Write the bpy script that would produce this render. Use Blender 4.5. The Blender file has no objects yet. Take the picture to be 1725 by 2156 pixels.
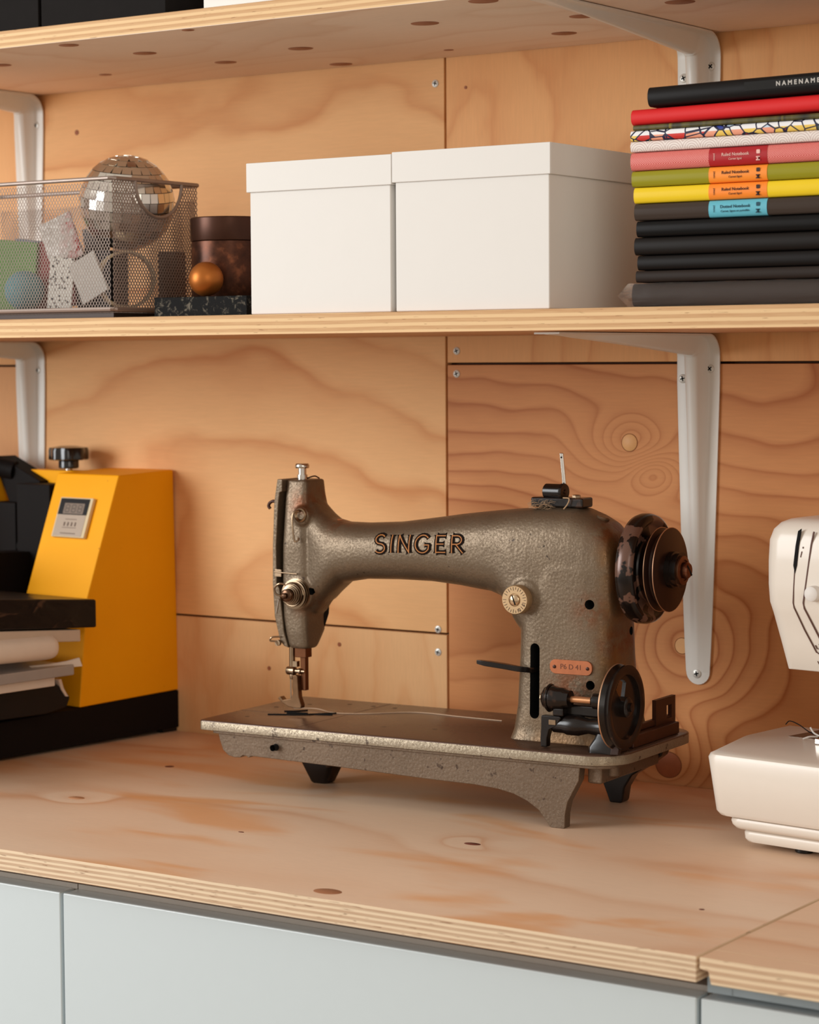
import bpy, bmesh, math, random
from math import sin, cos, pi, radians
from mathutils import Vector, Matrix
from mathutils.bvhtree import BVHTree

SC = bpy.context.scene
COL = SC.collection
random.seed(7)

# ------------------------------------------------------------------ camera
YAW, PITCH, ROLL = radians(34.034), radians(3.770), radians(-0.3495)
F = Vector((-sin(YAW)*cos(PITCH), cos(YAW)*cos(PITCH), -sin(PITCH)))
R0 = Vector((cos(YAW), sin(YAW), 0)); U0 = R0.cross(F)
R = R0*cos(ROLL) + U0*sin(ROLL); U = -R0*sin(ROLL) + U0*cos(ROLL)
cd = bpy.data.cameras.new('camera'); cam = bpy.data.objects.new('camera', cd); COL.objects.link(cam)
M = Matrix((R, U, -F)).transposed().to_4x4(); M.translation = Vector((1.304, -2.0, 0.415))
cam.matrix_world = M
cd.sensor_fit = 'HORIZONTAL'; cd.sensor_width = 24.0; cd.lens = 4898.0/1725.0*24.0
cd.clip_start = 0.05; cd.clip_end = 50
cd.dof.use_dof = True; cd.dof.focus_distance = 2.03; cd.dof.aperture_fstop = 8.0
SC.camera = cam

# ------------------------------------------------------------------ light
w = bpy.data.worlds.new('world'); SC.world = w; w.use_nodes = True
w.node_tree.nodes['Background'].inputs[0].default_value = (1.0, 0.87, 0.74, 1)
w.node_tree.nodes['Background'].inputs[1].default_value = 0.62
def area(name, loc, tgt, sx, sy, power, col):
    l = bpy.data.lights.new(name, 'AREA'); l.shape = 'RECTANGLE'; l.size = sx; l.size_y = sy
    l.energy = power; l.color = col
    o = bpy.data.objects.new(name, l); COL.objects.link(o); o.location = loc
    o.rotation_euler = (Vector(tgt)-Vector(loc)).to_track_quat('-Z', 'Y').to_euler()
    return o
area('window_light', (-1.6, -2.15, 0.85), (0.0, -0.1, 0.25), 1.15, 1.35, 50, (0.95, 0.98, 1.0))
area('right_fill_light', (2.6, -2.6, 1.1), (0.2, -0.1, 0.3), 1.2, 1.4, 13, (1.0, 0.93, 0.84))  # warm fill lamp added to lift the right-facing sides
SC.view_settings.view_transform = 'Standard'; SC.view_settings.look = 'None'
SC.view_settings.exposure = 0.03; SC.view_settings.gamma = 1.0
SC.view_settings.use_curve_mapping = False

# ------------------------------------------------------------------ materials
def lin(c):
    return tuple(((v/255.0)/12.92 if v/255.0 <= 0.04045 else ((v/255.0+0.055)/1.055)**2.4) for v in c) + (1.0,)

class NT:
    """tiny node helper"""
    def __init__(s, name, rough=0.5, metal=0.0, spec=0.5):
        s.m = bpy.data.materials.new(name); s.m.use_nodes = True
        s.t = s.m.node_tree; s.n = s.t.nodes; s.l = s.t.links
        s.b = s.n['Principled BSDF']
        s.b.inputs['Roughness'].default_value = rough
        s.b.inputs['Metallic'].default_value = metal
        s.b.inputs['Specular IOR Level'].default_value = spec*0.7
    def put(s, sock, v):
        if isinstance(v, bpy.types.NodeSocket): s.l.new(v, sock)
        else: sock.default_value = v
    def co(s, kind='Object'):
        return s.n.new('ShaderNodeTexCoord').outputs[kind]
    def mp(s, vec, scale=(1,1,1), loc=(0,0,0), rot=(0,0,0)):
        n = s.n.new('ShaderNodeMapping'); s.l.new(vec, n.inputs[0])
        n.inputs['Scale'].default_value = scale; n.inputs['Location'].default_value = loc; n.inputs['Rotation'].default_value = rot
        return n.outputs[0]
    def noise(s, vec, scale=5, detail=2, rough=0.5, dist=0.0, out=0):
        n = s.n.new('ShaderNodeTexNoise'); s.put(n.inputs['Vector'], vec)
        n.inputs['Scale'].default_value = scale; n.inputs['Detail'].default_value = detail
        n.inputs['Roughness'].default_value = rough; n.inputs['Distortion'].default_value = dist
        return n.outputs[out]
    def vor(s, vec, scale=5, feat='F1', out='Distance', rnd=1.0):
        n = s.n.new('ShaderNodeTexVoronoi'); n.feature = feat; s.put(n.inputs['Vector'], vec)
        n.inputs['Scale'].default_value = scale; n.inputs['Randomness'].default_value = rnd
        return n.outputs[out]
    def m_(s, op, a, b=0.0, c=0.0, clamp=False):
        n = s.n.new('ShaderNodeMath'); n.operation = op; n.use_clamp = clamp
        s.put(n.inputs[0], a); s.put(n.inputs[1], b)
        if len(n.inputs) > 2: s.put(n.inputs[2], c)
        return n.outputs[0]
    def sep(s, vec):
        n = s.n.new('ShaderNodeSeparateXYZ'); s.l.new(vec, n.inputs[0]); return n.outputs
    def comb(s, x, y, z):
        n = s.n.new('ShaderNodeCombineXYZ'); s.put(n.inputs[0], x); s.put(n.inputs[1], y); s.put(n.inputs[2], z); return n.outputs[0]
    def ramp(s, fac, stops, interp='LINEAR'):
        n = s.n.new('ShaderNodeValToRGB'); s.put(n.inputs[0], fac); r = n.color_ramp; r.interpolation = interp
        while len(r.elements) < len(stops): r.elements.new(0.5)
        for e, (p, c) in zip(r.elements, stops):
            e.position = p; e.color = c if len(c) == 4 else tuple(c)+(1,)
        return n.outputs[0]
    def gr(s, fac, a, b):
        """smooth grey step"""
        n = s.n.new('ShaderNodeMapRange'); n.interpolation_type = 'SMOOTHSTEP'; s.put(n.inputs[0], fac)
        n.inputs[1].default_value = a; n.inputs[2].default_value = b
        return n.outputs[0]
    def mix(s, fac, a, b, mode='MIX'):
        n = s.n.new('ShaderNodeMix'); n.data_type = 'RGBA'; n.blend_type = mode; n.clamp_result = False
        s.put(n.inputs[0], fac); s.put(n.inputs[6], a); s.put(n.inputs[7], b); return n.outputs[2]
    def bump(s, h, strength=0.3, dist=0.001):
        n = s.n.new('ShaderNodeBump'); s.put(n.inputs['Height'], h)
        n.inputs['Strength'].default_value = strength; n.inputs['Distance'].default_value = dist
        s.l.new(n.outputs[0], s.b.inputs['Normal'])
    def base(s, c): s.put(s.b.inputs['Base Color'], c)

def plain(name, rgb, rough=0.5, metal=0.0, var=0.06, scale=60, bump=0.0, spec=0.5, coat=0.0):
    m = NT(name, rough, metal, spec)
    c = lin(rgb); o = m.co()
    n = m.noise(o, scale, 3)
    m.base(m.mix(n, tuple(v*(1-var) for v in c[:3])+(1,), tuple(min(1, v*(1+var)) for v in c[:3])+(1,)))
    if bump: m.bump(m.noise(o, scale*8, 2), bump, 0.0006)
    if coat: m.b.inputs['Coat Weight'].default_value = coat; m.b.inputs['Coat Roughness'].default_value = 0.12
    return m.m

def plywood(name, base, late, axes='xz', grain='x', freq=9.0, seed=0.0, knots=(), nscale=3.2, stretch=0.28,
            blotch=None, lw=1.0, rough=0.55, dark=None, tilt=1.0, warp=1.0):
    """rotary-cut veneer: contour lines of a smooth height field, knots bend them"""
    m = NT(name, rough, 0, 0.35); o = m.co(); X = m.sep(o)
    a = X[0]; b = X[2] if axes == 'xz' else X[1]
    if grain != 'x': a, b = b, a
    P = m.comb(m.m_('MULTIPLY', a, stretch), b, seed)
    h = m.noise(P, nscale, 1.5, 0.4)
    h = m.m_('MULTIPLY', h, warp)
    h2 = m.noise(m.comb(m.m_('MULTIPLY', a, 0.6), b, seed+3), nscale*5, 2, 0.5)
    h = m.m_('MULTIPLY_ADD', h2, 0.055, h)
    h = m.m_('MULTIPLY_ADD', b, tilt*0.35, h)
    for (kx, kz, kr, amp) in knots:
        dx = m.m_('MULTIPLY', m.m_('SUBTRACT', X[0], kx), 0.75)
        dz = m.m_('SUBTRACT', X[2] if axes == 'xz' else X[1], kz)
        d2 = m.m_('ADD', m.m_('MULTIPLY', dx, dx), m.m_('MULTIPLY', dz, dz))
        d2 = m.m_('MULTIPLY', d2, m.m_('MULTIPLY_ADD', m.noise(m.comb(a, b, seed+40), 9, 1), 1.8, 0.1))
        e = m.m_('POWER', 2.718, m.m_('MULTIPLY', d2, -1.0/(kr*kr)))
        h = m.m_('MULTIPLY_ADD', e, amp, h)
    fr = m.m_('FRACT', m.m_('MULTIPLY', h, freq))
    line = m.ramp(fr, [(0.0, (0.35,)*3), (0.10, (0.0,)*3), (0.5, (0.12,)*3), (0.80, (0.45,)*3), (0.93, (1.0,)*3), (1.0, (0.35,)*3)])
    mod = m.gr(m.noise(m.comb(m.m_('MULTIPLY', a, 0.5), b, seed+9), 6, 2), 0.25, 0.7)
    line = m.m_('MULTIPLY', line, m.m_('MULTIPLY', m.m_('MULTIPLY_ADD', mod, 0.6, 0.4), lw))
    fib = m.noise(m.comb(m.m_('MULTIPLY', a, 40), m.m_('MULTIPLY', b, 500), seed), 1.0, 3, 0.6)
    col = m.mix(line, lin(base), lin(late))
    if blotch:
        bl = m.gr(m.noise(m.comb(m.m_('MULTIPLY', a, 0.35), b, seed+5), 9, 3, 0.55, 0.6), 0.50, 0.66)
        col = m.mix(m.m_('MULTIPLY', bl, 0.75), col, lin(blotch))
    fibc = m.ramp(fib, [(0.25, (0.955,)*3), (0.75, (1.03,)*3)])
    col = m.mix(1.0, col, fibc, 'MULTIPLY')
    big = m.ramp(m.noise(m.comb(a, b, seed+20), 2.3, 2), [(0.3, (0.93, 0.91, 0.88)), (0.7, (1.05, 1.05, 1.06))])
    col = m.mix(1.0, col, big, 'MULTIPLY')
    # small dark flecks
    fl = m.vor(m.comb(m.m_('MULTIPLY', a, 0.5), b, seed), 22, 'F1')
    fn = m.gr(m.noise(m.comb(a, b, seed+31), 13, 1), 0.60, 0.66)
    fl = m.m_('MULTIPLY', m.m_('LESS_THAN', fl, 0.035), fn)
    col = m.mix(m.m_('MULTIPLY', fl, 0.7), col, lin(dark or (120, 62, 30)))
    m.base(col)
    m.bump(m.m_('ADD', fib, m.m_('MULTIPLY', line, 0.5)), 0.12, 0.0004)
    return m.m

def plyedge(name, z0, th, n, light=(230, 196, 150), darkc=(190, 144, 102)):
    m = NT(name, 0.7, 0, 0.25); o = m.co(); X = m.sep(o)
    wob = m.noise(m.comb(m.m_('MULTIPLY', X[0], 6), m.m_('MULTIPLY', X[1], 6), X[2]), 1.5, 2)
    t = m.m_('DIVIDE', m.m_('SUBTRACT', X[2], z0), th)
    t = m.m_('ADD', t, m.m_('MULTIPLY', m.m_('SUBTRACT', wob, 0.5), 0.10))
    fr = m.m_('FRACT', m.m_('MULTIPLY', t, n))
    s = m.ramp(fr, [(0, (0.1,)*3), (0.14, (0.0,)*3), (0.40, (0.05,)*3), (0.50, (0.8,)*3), (0.9, (1,)*3), (0.97, (0.5,)*3), (1, (0.1,)*3)])
    nn = m.noise(m.comb(m.m_('MULTIPLY', X[0], 30), m.m_('MULTIPLY', X[1], 30), m.m_('MULTIPLY', X[2], 900)), 1.0, 3, 0.6)
    s2 = m.m_('MULTIPLY', s, m.m_('MULTIPLY_ADD', nn, 0.9, 0.25), clamp=True)
    col = m.mix(s2, lin(light), lin(darkc))
    pt = m.noise(m.comb(m.m_('MULTIPLY', X[0], 60), m.m_('MULTIPLY', X[1], 60), m.m_('MULTIPLY', X[2], 700)), 1.0, 2)
    col = m.mix(m.m_('MULTIPLY', m.gr(pt, 0.66, 0.74), 0.6), col, lin((120, 74, 44)))
    m.base(col); m.bump(s2, 0.5, 0.0006)
    return m.m

# ------------------------------------------------------------------ geometry helpers
class MB:
    def __init__(s): s.v = []; s.f = []; s.mi = []
    def add(s, vs, fs, mi=0):
        k = len(s.v); s.v += [tuple(v) for v in vs]
        for f in fs: s.f.append(tuple(i+k for i in f)); s.mi.append(mi)
        return s
    def box(s, x0, x1, y0, y1, z0, z1, mi=0):
        return s.add([(x0,y0,z0),(x1,y0,z0),(x1,y1,z0),(x0,y1,z0),(x0,y0,z1),(x1,y0,z1),(x1,y1,z1),(x0,y1,z1)],
                     [(0,3,2,1),(4,5,6,7),(0,1,5,4),(1,2,6,5),(2,3,7,6),(3,0,4,7)], mi)
    def obox(s, c, ax, ay, az, mi=0):
        c = Vector(c); ax = Vector(ax); ay = Vector(ay); az = Vector(az)
        vs = [c+ax*i+ay*j+az*k for k in (-1,1) for (i,j) in ((-1,-1),(1,-1),(1,1),(-1,1))]
        return s.add(vs, [(0,3,2,1),(4,5,6,7),(0,1,5,4),(1,2,6,5),(2,3,7,6),(3,0,4,7)], mi)
    def prism(s, poly, axis, a0, a1, mi=0):
        """poly: list of 2d points; axis: extrusion axis x|y|z"""
        def P(p, a):
            return {'x': (a, p[0], p[1]), 'y': (p[0], a, p[1]), 'z': (p[0], p[1], a)}[axis]
        n = len(poly)
        vs = [P(p, a0) for p in poly] + [P(p, a1) for p in poly]
        fs = [tuple(range(n))[::-1], tuple(range(n, 2*n))] + [(i, (i+1) % n, n+(i+1) % n, n+i) for i in range(n)]
        return s.add(vs, fs, mi)
    def lathe(s, prof, c, axis, seg=40, mi=0, cap=True):
        """prof: list of (r, t) along axis from centre c"""
        ax = Vector(axis).normalized(); c = Vector(c)
        p = ax.orthogonal().normalized(); q = ax.cross(p)
        vs = []; fs = []
        for (r, t) in prof:
            for k in range(seg):
                a = 2*pi*k/seg
                vs.append(c + ax*t + (p*cos(a)+q*sin(a))*r)
        m = len(prof)
        for i in range(m-1):
            for k in range(seg):
                k2 = (k+1) % seg
                fs.append((i*seg+k, i*seg+k2, (i+1)*seg+k2, (i+1)*seg+k))
        if cap:
            if prof[0][0] > 1e-6: fs.append(tuple(range(seg))[::-1])
            if prof[-1][0] > 1e-6: fs.append(tuple((m-1)*seg+k for k in range(seg)))
        return s.add(vs, fs, mi)
    def tube(s, pts, r, seg=10, mi=0, flat=None):
        pts = [Vector(p) for p in pts]; n = len(pts)
        rr = r if isinstance(r, (list, tuple)) else [r]*n
        vs = []; fs = []; prev = None
        for i, p in enumerate(pts):
            t = (pts[min(i+1, n-1)] - pts[max(i-1, 0)]).normalized()
            if prev is None: a = t.orthogonal().normalized()
            else:
                a = prev - t*prev.dot(t); a.normalize()
            prev = a; b = t.cross(a)
            for k in range(seg):
                an = 2*pi*k/seg
                vs.append(p + (a*cos(an)+b*sin(an))*rr[i])
        for i in range(n-1):
            for k in range(seg):
                k2 = (k+1) % seg
                fs.append((i*seg+k, i*seg+k2, (i+1)*seg+k2, (i+1)*seg+k))
        fs.append(tuple(range(seg))[::-1]); fs.append(tuple((n-1)*seg+k for k in range(seg)))
        return s.add(vs, fs, mi)
    def loft(s, rings, mi=0, cap=True):
        n = len(rings[0]); vs = [v for r in rings for v in r]; fs = []
        for i in range(len(rings)-1):
            for k in range(n):
                k2 = (k+1) % n
                fs.append((i*n+k, i*n+k2, (i+1)*n+k2, (i+1)*n+k))
        if cap: fs.append(tuple(range(n))[::-1]); fs.append(tuple((len(rings)-1)*n+k for k in range(n)))
        return s.add(vs, fs, mi)
    def mesh(s, name, fix=True):
        me = bpy.data.meshes.new(name); me.from_pydata(s.v, [], s.f); me.update()
        for p, i in zip(me.polygons, s.mi): p.material_index = i
        if fix:
            bm = bmesh.new(); bm.from_mesh(me); bmesh.ops.recalc_face_normals(bm, faces=bm.faces); bm.to_mesh(me); bm.free()
        return me

def obj(name, mb, mats, parent=None, smooth=True, bevel=0.0, bseg=2, angle=38, sub=0, loc=None, rot=None, fix=True):
    me = mb.mesh(name, fix) if isinstance(mb, MB) else mb
    me.name = name
    if not isinstance(mats, (list, tuple)): mats = [mats]
    keep = [q.material_index for q in me.polygons]
    me.materials.clear()
    for m in mats: me.materials.append(m)
    for q, i in zip(me.polygons, keep): q.material_index = min(i, len(mats)-1)
    o = bpy.data.objects.new(name, me); COL.objects.link(o)
    if parent: o.parent = parent
    if loc: o.location = loc
    if rot: o.rotation_euler = rot
    if smooth:
        me.shade_smooth(); me.set_sharp_from_angle(angle=radians(angle))
    if bevel:
        b = o.modifiers.new('bevel', 'BEVEL'); b.width = bevel; b.segments = bseg; b.limit_method = 'ANGLE'; b.angle_limit = radians(40)
        b.harden_normals = True
        me.shade_smooth()
    if sub:
        s_ = o.modifiers.new('sub', 'SUBSURF'); s_.levels = sub; s_.render_levels = sub
    return o

def thing(name, label, cat, loc=(0,0,0), rz=0.0, group=None):
    o = bpy.data.objects.new(name, None); COL.objects.link(o); o.location = loc; o.rotation_euler = (0,0,rz)
    o.empty_display_size = 0.05
    return tag(o, label, cat, group)
def tag(o, label, cat, group=None):
    o['label'] = label; o['category'] = cat
    if group: o['group'] = group
    return o
def struct(o): o['kind'] = 'structure'; return o

def rrect(x0, x1, y0, y1, r, n=6):
    """rounded rectangle; r = one radius or 4 (x0y0, x1y0, x1y1, x0y1)"""
    if not isinstance(r, (list, tuple)): r = [r]*4
    out = []
    for (cx, cy, sx, sy, a0, rr) in ((x0,y0,1,1,pi,r[0]), (x1,y0,-1,1,1.5*pi,r[1]), (x1,y1,-1,-1,0,r[2]), (x0,y1,1,-1,0.5*pi,r[3])):
        if rr <= 0: out.append((cx, cy)); continue
        for k in range(n+1):
            a = a0 + 0.5*pi*k/n
            out.append((cx+sx*rr + rr*cos(a), cy+sy*rr + rr*sin(a)))
    return out
def sup(a0, a1, b0, b1, p, n=40):
    """superellipse points in a 2d box"""
    ca, cb, ha, hb = (a0+a1)/2, (b0+b1)/2, (a1-a0)/2, (b1-b0)/2
    out = []
    for k in range(n):
        t = 2*pi*k/n; c, s = cos(t), sin(t)
        out.append((ca + ha*math.copysign(abs(c)**(2.0/p), c), cb + hb*math.copysign(abs(s)**(2.0/p), s)))
    return out
def spl(pts, n=8):
    """catmull-rom through points"""
    P = [Vector(p) for p in pts]; P = [P[0]*2-P[1]] + P + [P[-1]*2-P[-2]]; out = []
    for i in range(1, len(P)-2):
        for k in range(n):
            t = k/n; a, b, c, d = P[i-1], P[i], P[i+1], P[i+2]
            out.append(0.5*((2*b) + (c-a)*t + (2*a-5*b+4*c-d)*t*t + (3*b-a-3*c+d)*t**3))
    out.append(P[-2]); return out
def text_mesh(s, size, extrude=0.0, bold=0.0, res=3, space=1.0):
    c = bpy.data.curves.new('txt', 'FONT'); c.body = s; c.size = size; c.extrude = extrude; c.offset = bold
    c.align_x = 'CENTER'; c.align_y = 'CENTER'; c.resolution_u = res; c.space_character = space
    o = bpy.data.objects.new('txt', c); COL.objects.link(o)
    dg = bpy.context.evaluated_depsgraph_get()
    me = bpy.data.meshes.new_from_object(o.evaluated_get(dg))
    bpy.data.objects.remove(o); bpy.data.curves.remove(c)
    return me
def text(name, s, size, mat, parent, origin, ax, ay, extrude=0.00008, bold=0.0, space=1.0):
    """lettering in the plane spanned by ax (reading direction) and ay (up)"""
    me = text_mesh(s, size, extrude, bold, space=space)
    ax = Vector(ax).normalized(); ay = Vector(ay).normalized(); az = ax.cross(ay)
    m4 = Matrix((ax, ay, az)).transposed().to_4x4(); m4.translation = Vector(origin)
    me.transform(m4)
    return obj(name, me, mat, parent, smooth=False)

# ------------------------------------------------------------------ common materials
BLACK = plain('black_plastic', (22, 20, 20), 0.35, bump=0.05)
BLACKM = plain('black_paper', (26, 23, 22), 0.8, var=0.15, spec=0.15)
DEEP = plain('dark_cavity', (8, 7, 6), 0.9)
CHROME = plain('chrome', (205, 200, 192), 0.16, 1.0)
SCREW = plain('zinc_screw', (214, 212, 204), 0.4, 0.35)
STEEL = plain('worn_steel', (150, 128, 104), 0.28, 1.0, var=0.2, scale=200)
WHITEP = plain('white_card', (226, 223, 218), 0.6, var=0.01)
WHITEM = plain('white_paint', (222, 220, 212), 0.32, var=0.02)

# =================================================================== STRUCTURE
# back wall: dark batten behind, plywood panels in front with recessed joints
wall = struct(obj('wall_back', MB().box(-1.3, 1.5, 0.012, 0.03, -0.9, 1.3), plain('wall_batten', (70, 40, 22), 0.8), smooth=False))
SHADE = (150, 82, 42)
def panel(x0, x1, z0, z1, mat):
    g = 0.0011
    o = obj('panel', MB().box(x0+g, x1-g, 0.0, 0.012, z0+g, z1-g), mat, wall, bevel=0.0006, bseg=1); return o
WB, WL = (234, 183, 126), (204, 136, 78)
panel(-0.575, 0.0, 0.131, 1.25, plywood('ply_wall_large', WB, WL, freq=12, seed=1.7, nscale=2.8, stretch=0.5, lw=0.9))
panel(-0.575, 0.0, -0.05, 0.131, plywood('ply_wall_upright', (230, 184, 132), (212, 146, 90), grain='z', freq=12, seed=4.1, nscale=5, stretch=0.2, lw=0.55))
panel(0.0, 1.3, 0.4095, 1.25, plywood('ply_wall_upper_right', (226, 170, 112), (206, 140, 84), grain='z', freq=14, seed=7.3, nscale=4.0, stretch=0.35, lw=0.75))
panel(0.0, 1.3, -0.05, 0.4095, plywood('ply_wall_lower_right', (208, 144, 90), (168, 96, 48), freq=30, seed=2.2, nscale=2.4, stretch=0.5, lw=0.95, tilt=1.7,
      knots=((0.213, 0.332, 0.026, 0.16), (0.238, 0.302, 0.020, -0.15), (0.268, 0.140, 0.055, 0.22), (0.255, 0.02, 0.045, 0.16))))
panel(-1.2, -0.575, 0.4095, 1.25, plywood('ply_wall_upper_left', WB, WL, grain='z', freq=7, seed=9.9, lw=0.5))
panel(-1.2, -0.575, -0.05, 0.4095, plywood('ply_wall_lower_left', (214, 162, 112), WL, grain='z', freq=8, seed=11.9, lw=0.5))
# round filled knots in the lower right panel
PLUG = plain('pale_plug', (222, 168, 110), 0.5, var=0.1, scale=120)
PLUGD = plain('brown_knot', (150, 84, 48), 0.55, var=0.3, scale=90)
def wplug(x, z, r, mat, rx=1.0):
    mb = MB().lathe([(r*1.0, 0.0), (r*0.94, 0.0004), (0.0, 0.0005)], (0,0,0), (0,-1,0), 28)
    o = obj('plug', mb, mat, wall); o.location = (x, -0.0001, z); o.scale = (rx, 1, 1)
    ring = MB().lathe([(r*1.05, 0.0), (r*1.05, 0.0002), (r*0.98, 0.0002), (r*0.98, 0.0)], (0,0,0), (0,-1,0), 28, cap=False)
    q = obj('plug_joint', ring, plain('joint', (128, 74, 38), 0.8), wall); q.location = (x, -0.0001, z); q.scale = (rx, 1, 1)
wplug(0.2128, 0.3320, 0.0085, PLUG); wplug(0.2706, 0.1363, 0.0078, PLUG)
wplug(0.2560, 0.0190, 0.0125, PLUGD, 1.1)
for _p in ((-0.1379, 0.1116, 0.0022), (-0.2325, 0.0795, 0.0022), (0.0250, 0.6881, 0.0016), (-0.5, 0.6738, 0.0028)): wplug(_p[0], _p[1], _p[2], PLUGD)
def screw(parent, p, n=(0,-1,0), r=0.0040, rot=0.3):
    n = Vector(n); a = n.orthogonal().normalized(); a.rotate(Matrix.Rotation(rot, 3, n)); b = n.cross(a)
    mb = MB().lathe([(r, 0.0), (r*0.97, 0.0004), (r*0.8, 0.0008), (0, 0.0010)], p, n, 20)
    for d, e in ((a, b), (b, a)): mb.obox(Vector(p)+n*0.0010, d*r*0.55, e*r*0.13, n*0.00015, 1)
    return obj('screw', mb, [SCREW, DEEP], parent)
for (x, z) in ((-0.0117, 0.6945), (0.0127, 0.4226), (0.0125, 0.3993), (-0.0118, 0.1354), (-0.0119, 0.1117)):
    screw(wall, (x, -0.0002, z), rot=x*90)
floor = struct(obj('floor', MB().box(-2.5, 3.0, -4.5, 0.03, -0.92, -0.90), plain('grey_floor', (150, 140, 128), 0.6), smooth=False))

# =================================================================== SHELVES
def board(name, label, cat, x0, x1, y0, z0, z1, top, edge, y1=-0.0015):
    mb = MB().box(x0, x1, y0, y1, z0, z1)
    me = mb.mesh(name)
    for p in me.polygons: p.material_index = 0 if abs(p.normal.z) > 0.5 else 1
    o = obj(name, me, [top, edge], bevel=0.0007, bseg=1)
    return tag(o, label, cat, {'shelf': 'plywood shelves on white brackets', 'worktop': 'plywood worktop pieces'}[cat])
s1 = board('shelf', 'upper plywood shelf with dark oval plugs on its underside', 'shelf', -1.2, 1.3, -0.318, 0.7195, 0.7365,
      plywood('ply_shelf_upper', (246, 226, 206), (222, 184, 152), axes='xy', freq=9, seed=13, nscale=5, stretch=0.4, lw=0.5, rough=0.6),
      plyedge('edge_shelf_upper', 0.7195, 0.017, 3.0))
s2 = board('shelf', 'middle plywood shelf holding boxes, basket and notebook stack', 'shelf', -1.2, 1.3, -0.318, 0.4375, 0.4560,
      plywood('ply_shelf_mid', (216, 168, 126), (188, 124, 80), axes='xy', freq=8, seed=17, nscale=5, stretch=0.4, lw=0.5),
      plyedge('edge_shelf_mid', 0.4375, 0.0185, 3.0))
PLUGU = plain('oval_plug_brown', (158, 104, 76), 0.6, var=0.2, scale=80)
def oplug(parent, x, y, z, nz, rx=0.012, ry=0.0105, mat=PLUGU):
    mb = MB().lathe([(1.0, 0.0), (0.97, 0.0003), (0.0, 0.0003)], (0,0,0), (0,0,nz), 28)
    o = obj('oval_plug', mb, mat, parent); o.location = (x, y, z); o.scale = (rx, ry, 1)
for (x, y, r) in ((-0.2394,-0.2985,.010),(-0.2195,-0.2094,.012),(-0.1992,-0.1063,.0115),(-0.3986,-0.2266,.011),(-0.0742,-0.1455,.0125),(0.1192,-0.2158,.013),
        (-0.1135,-0.0230,.012),(0.2328,-0.2965,.013),(0.2572,-0.1688,.012),(0.1885,-0.0837,.012),(0.0369,-0.0496,.005),(-0.3662,-0.1019,.007),(0.3664,-0.1917,.013),(-0.0810,-0.3105,.006)):
    oplug(s1, x, y, 0.7194, -1, r*1.05, r*0.9)

# =================================================================== COUNTER and CABINETS
CT = plywood('ply_counter', (230, 202, 176), (206, 150, 108), axes='xy', freq=5, seed=23, nscale=3.5, stretch=0.35, blotch=(222, 160, 106), lw=0.8, rough=0.42,
             knots=((0.245, -0.339, 0.03, 0.25), (0.265, -0.330, 0.02, -0.2), (-0.186, -0.363, 0.02, 0.2)), dark=(110, 60, 40))
c1 = board('worktop', 'long plywood worktop carrying the vintage sewing machine', 'worktop', -1.2, 0.5775, -0.572, -0.0186, 0.0, CT, plyedge('edge_counter', -0.0186, 0.0186, 4.5, (232, 208, 176), (180, 142, 112)))
c2 = board('worktop', 'short plywood worktop piece at the right corner, past the seam', 'worktop', 0.5797, 1.3, -0.572, -0.0186, 0.0,
           plywood('ply_counter_right', (222, 186, 154), (202, 144, 102), axes='xy', freq=6, seed=31, nscale=4, stretch=0.35, lw=0.8, rough=0.42), plyedge('edge_counter_right', -0.0186, 0.0186, 3.5, (232, 206, 172), (184, 144, 112)))
# the short piece has a chipped lower corner beside the seam
_mb = MB().prism([(0.5797, -0.0085), (0.5797, 0.0), (1.3, 0.0), (1.3, -0.0186), (0.5885, -0.0186), (0.5865, -0.0095)], 'y', -0.572, -0.548).box(0.5797, 1.3, -0.5479, -0.0015, -0.0186, 0.0)
_me = _mb.mesh('worktop')
for _p in _me.polygons: _p.material_index = 0 if abs(_p.normal.z) > 0.5 else 1
_ms = list(c2.data.materials); c2.data = _me
for _q in _ms: _me.materials.append(_q)
def cplug(x, y, rx, ry, mat):
    mb = MB().lathe([(1.0, 0.0), (0.97, 0.0002), (0.0, 0.0002)], (0,0,0), (0,0,1), 28)
    o = obj('knot', mb, mat, c1); o.location = (x, y, 0.0); o.scale = (rx, ry, 1)
cplug(0.2452, -0.5499, .0125, .0085, plain('counter_plug', (160, 108, 76), 0.5, var=0.15)); KN = plain('counter_knot', (110, 58, 44), 0.6, var=0.5, scale=300)
cplug(0.2451, -0.3390, .008, .0045, KN); cplug(-0.2210, -0.1839, .005, .0045, KN); cplug(-0.1861, -0.3630, .009, .006, plain('faint_knot', (186, 134, 98), 0.5, var=0.1)); cplug(0.5181, -0.4465, .0022, .002, KN); cplug(0.0462, -0.4056, .003, .0016, KN)
CAB = plain('cabinet_white', (206, 216, 219), 0.22, var=0.01, coat=0.3); CABS = plain('cabinet_side', (188, 180, 170), 0.5, var=0.03)
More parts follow.
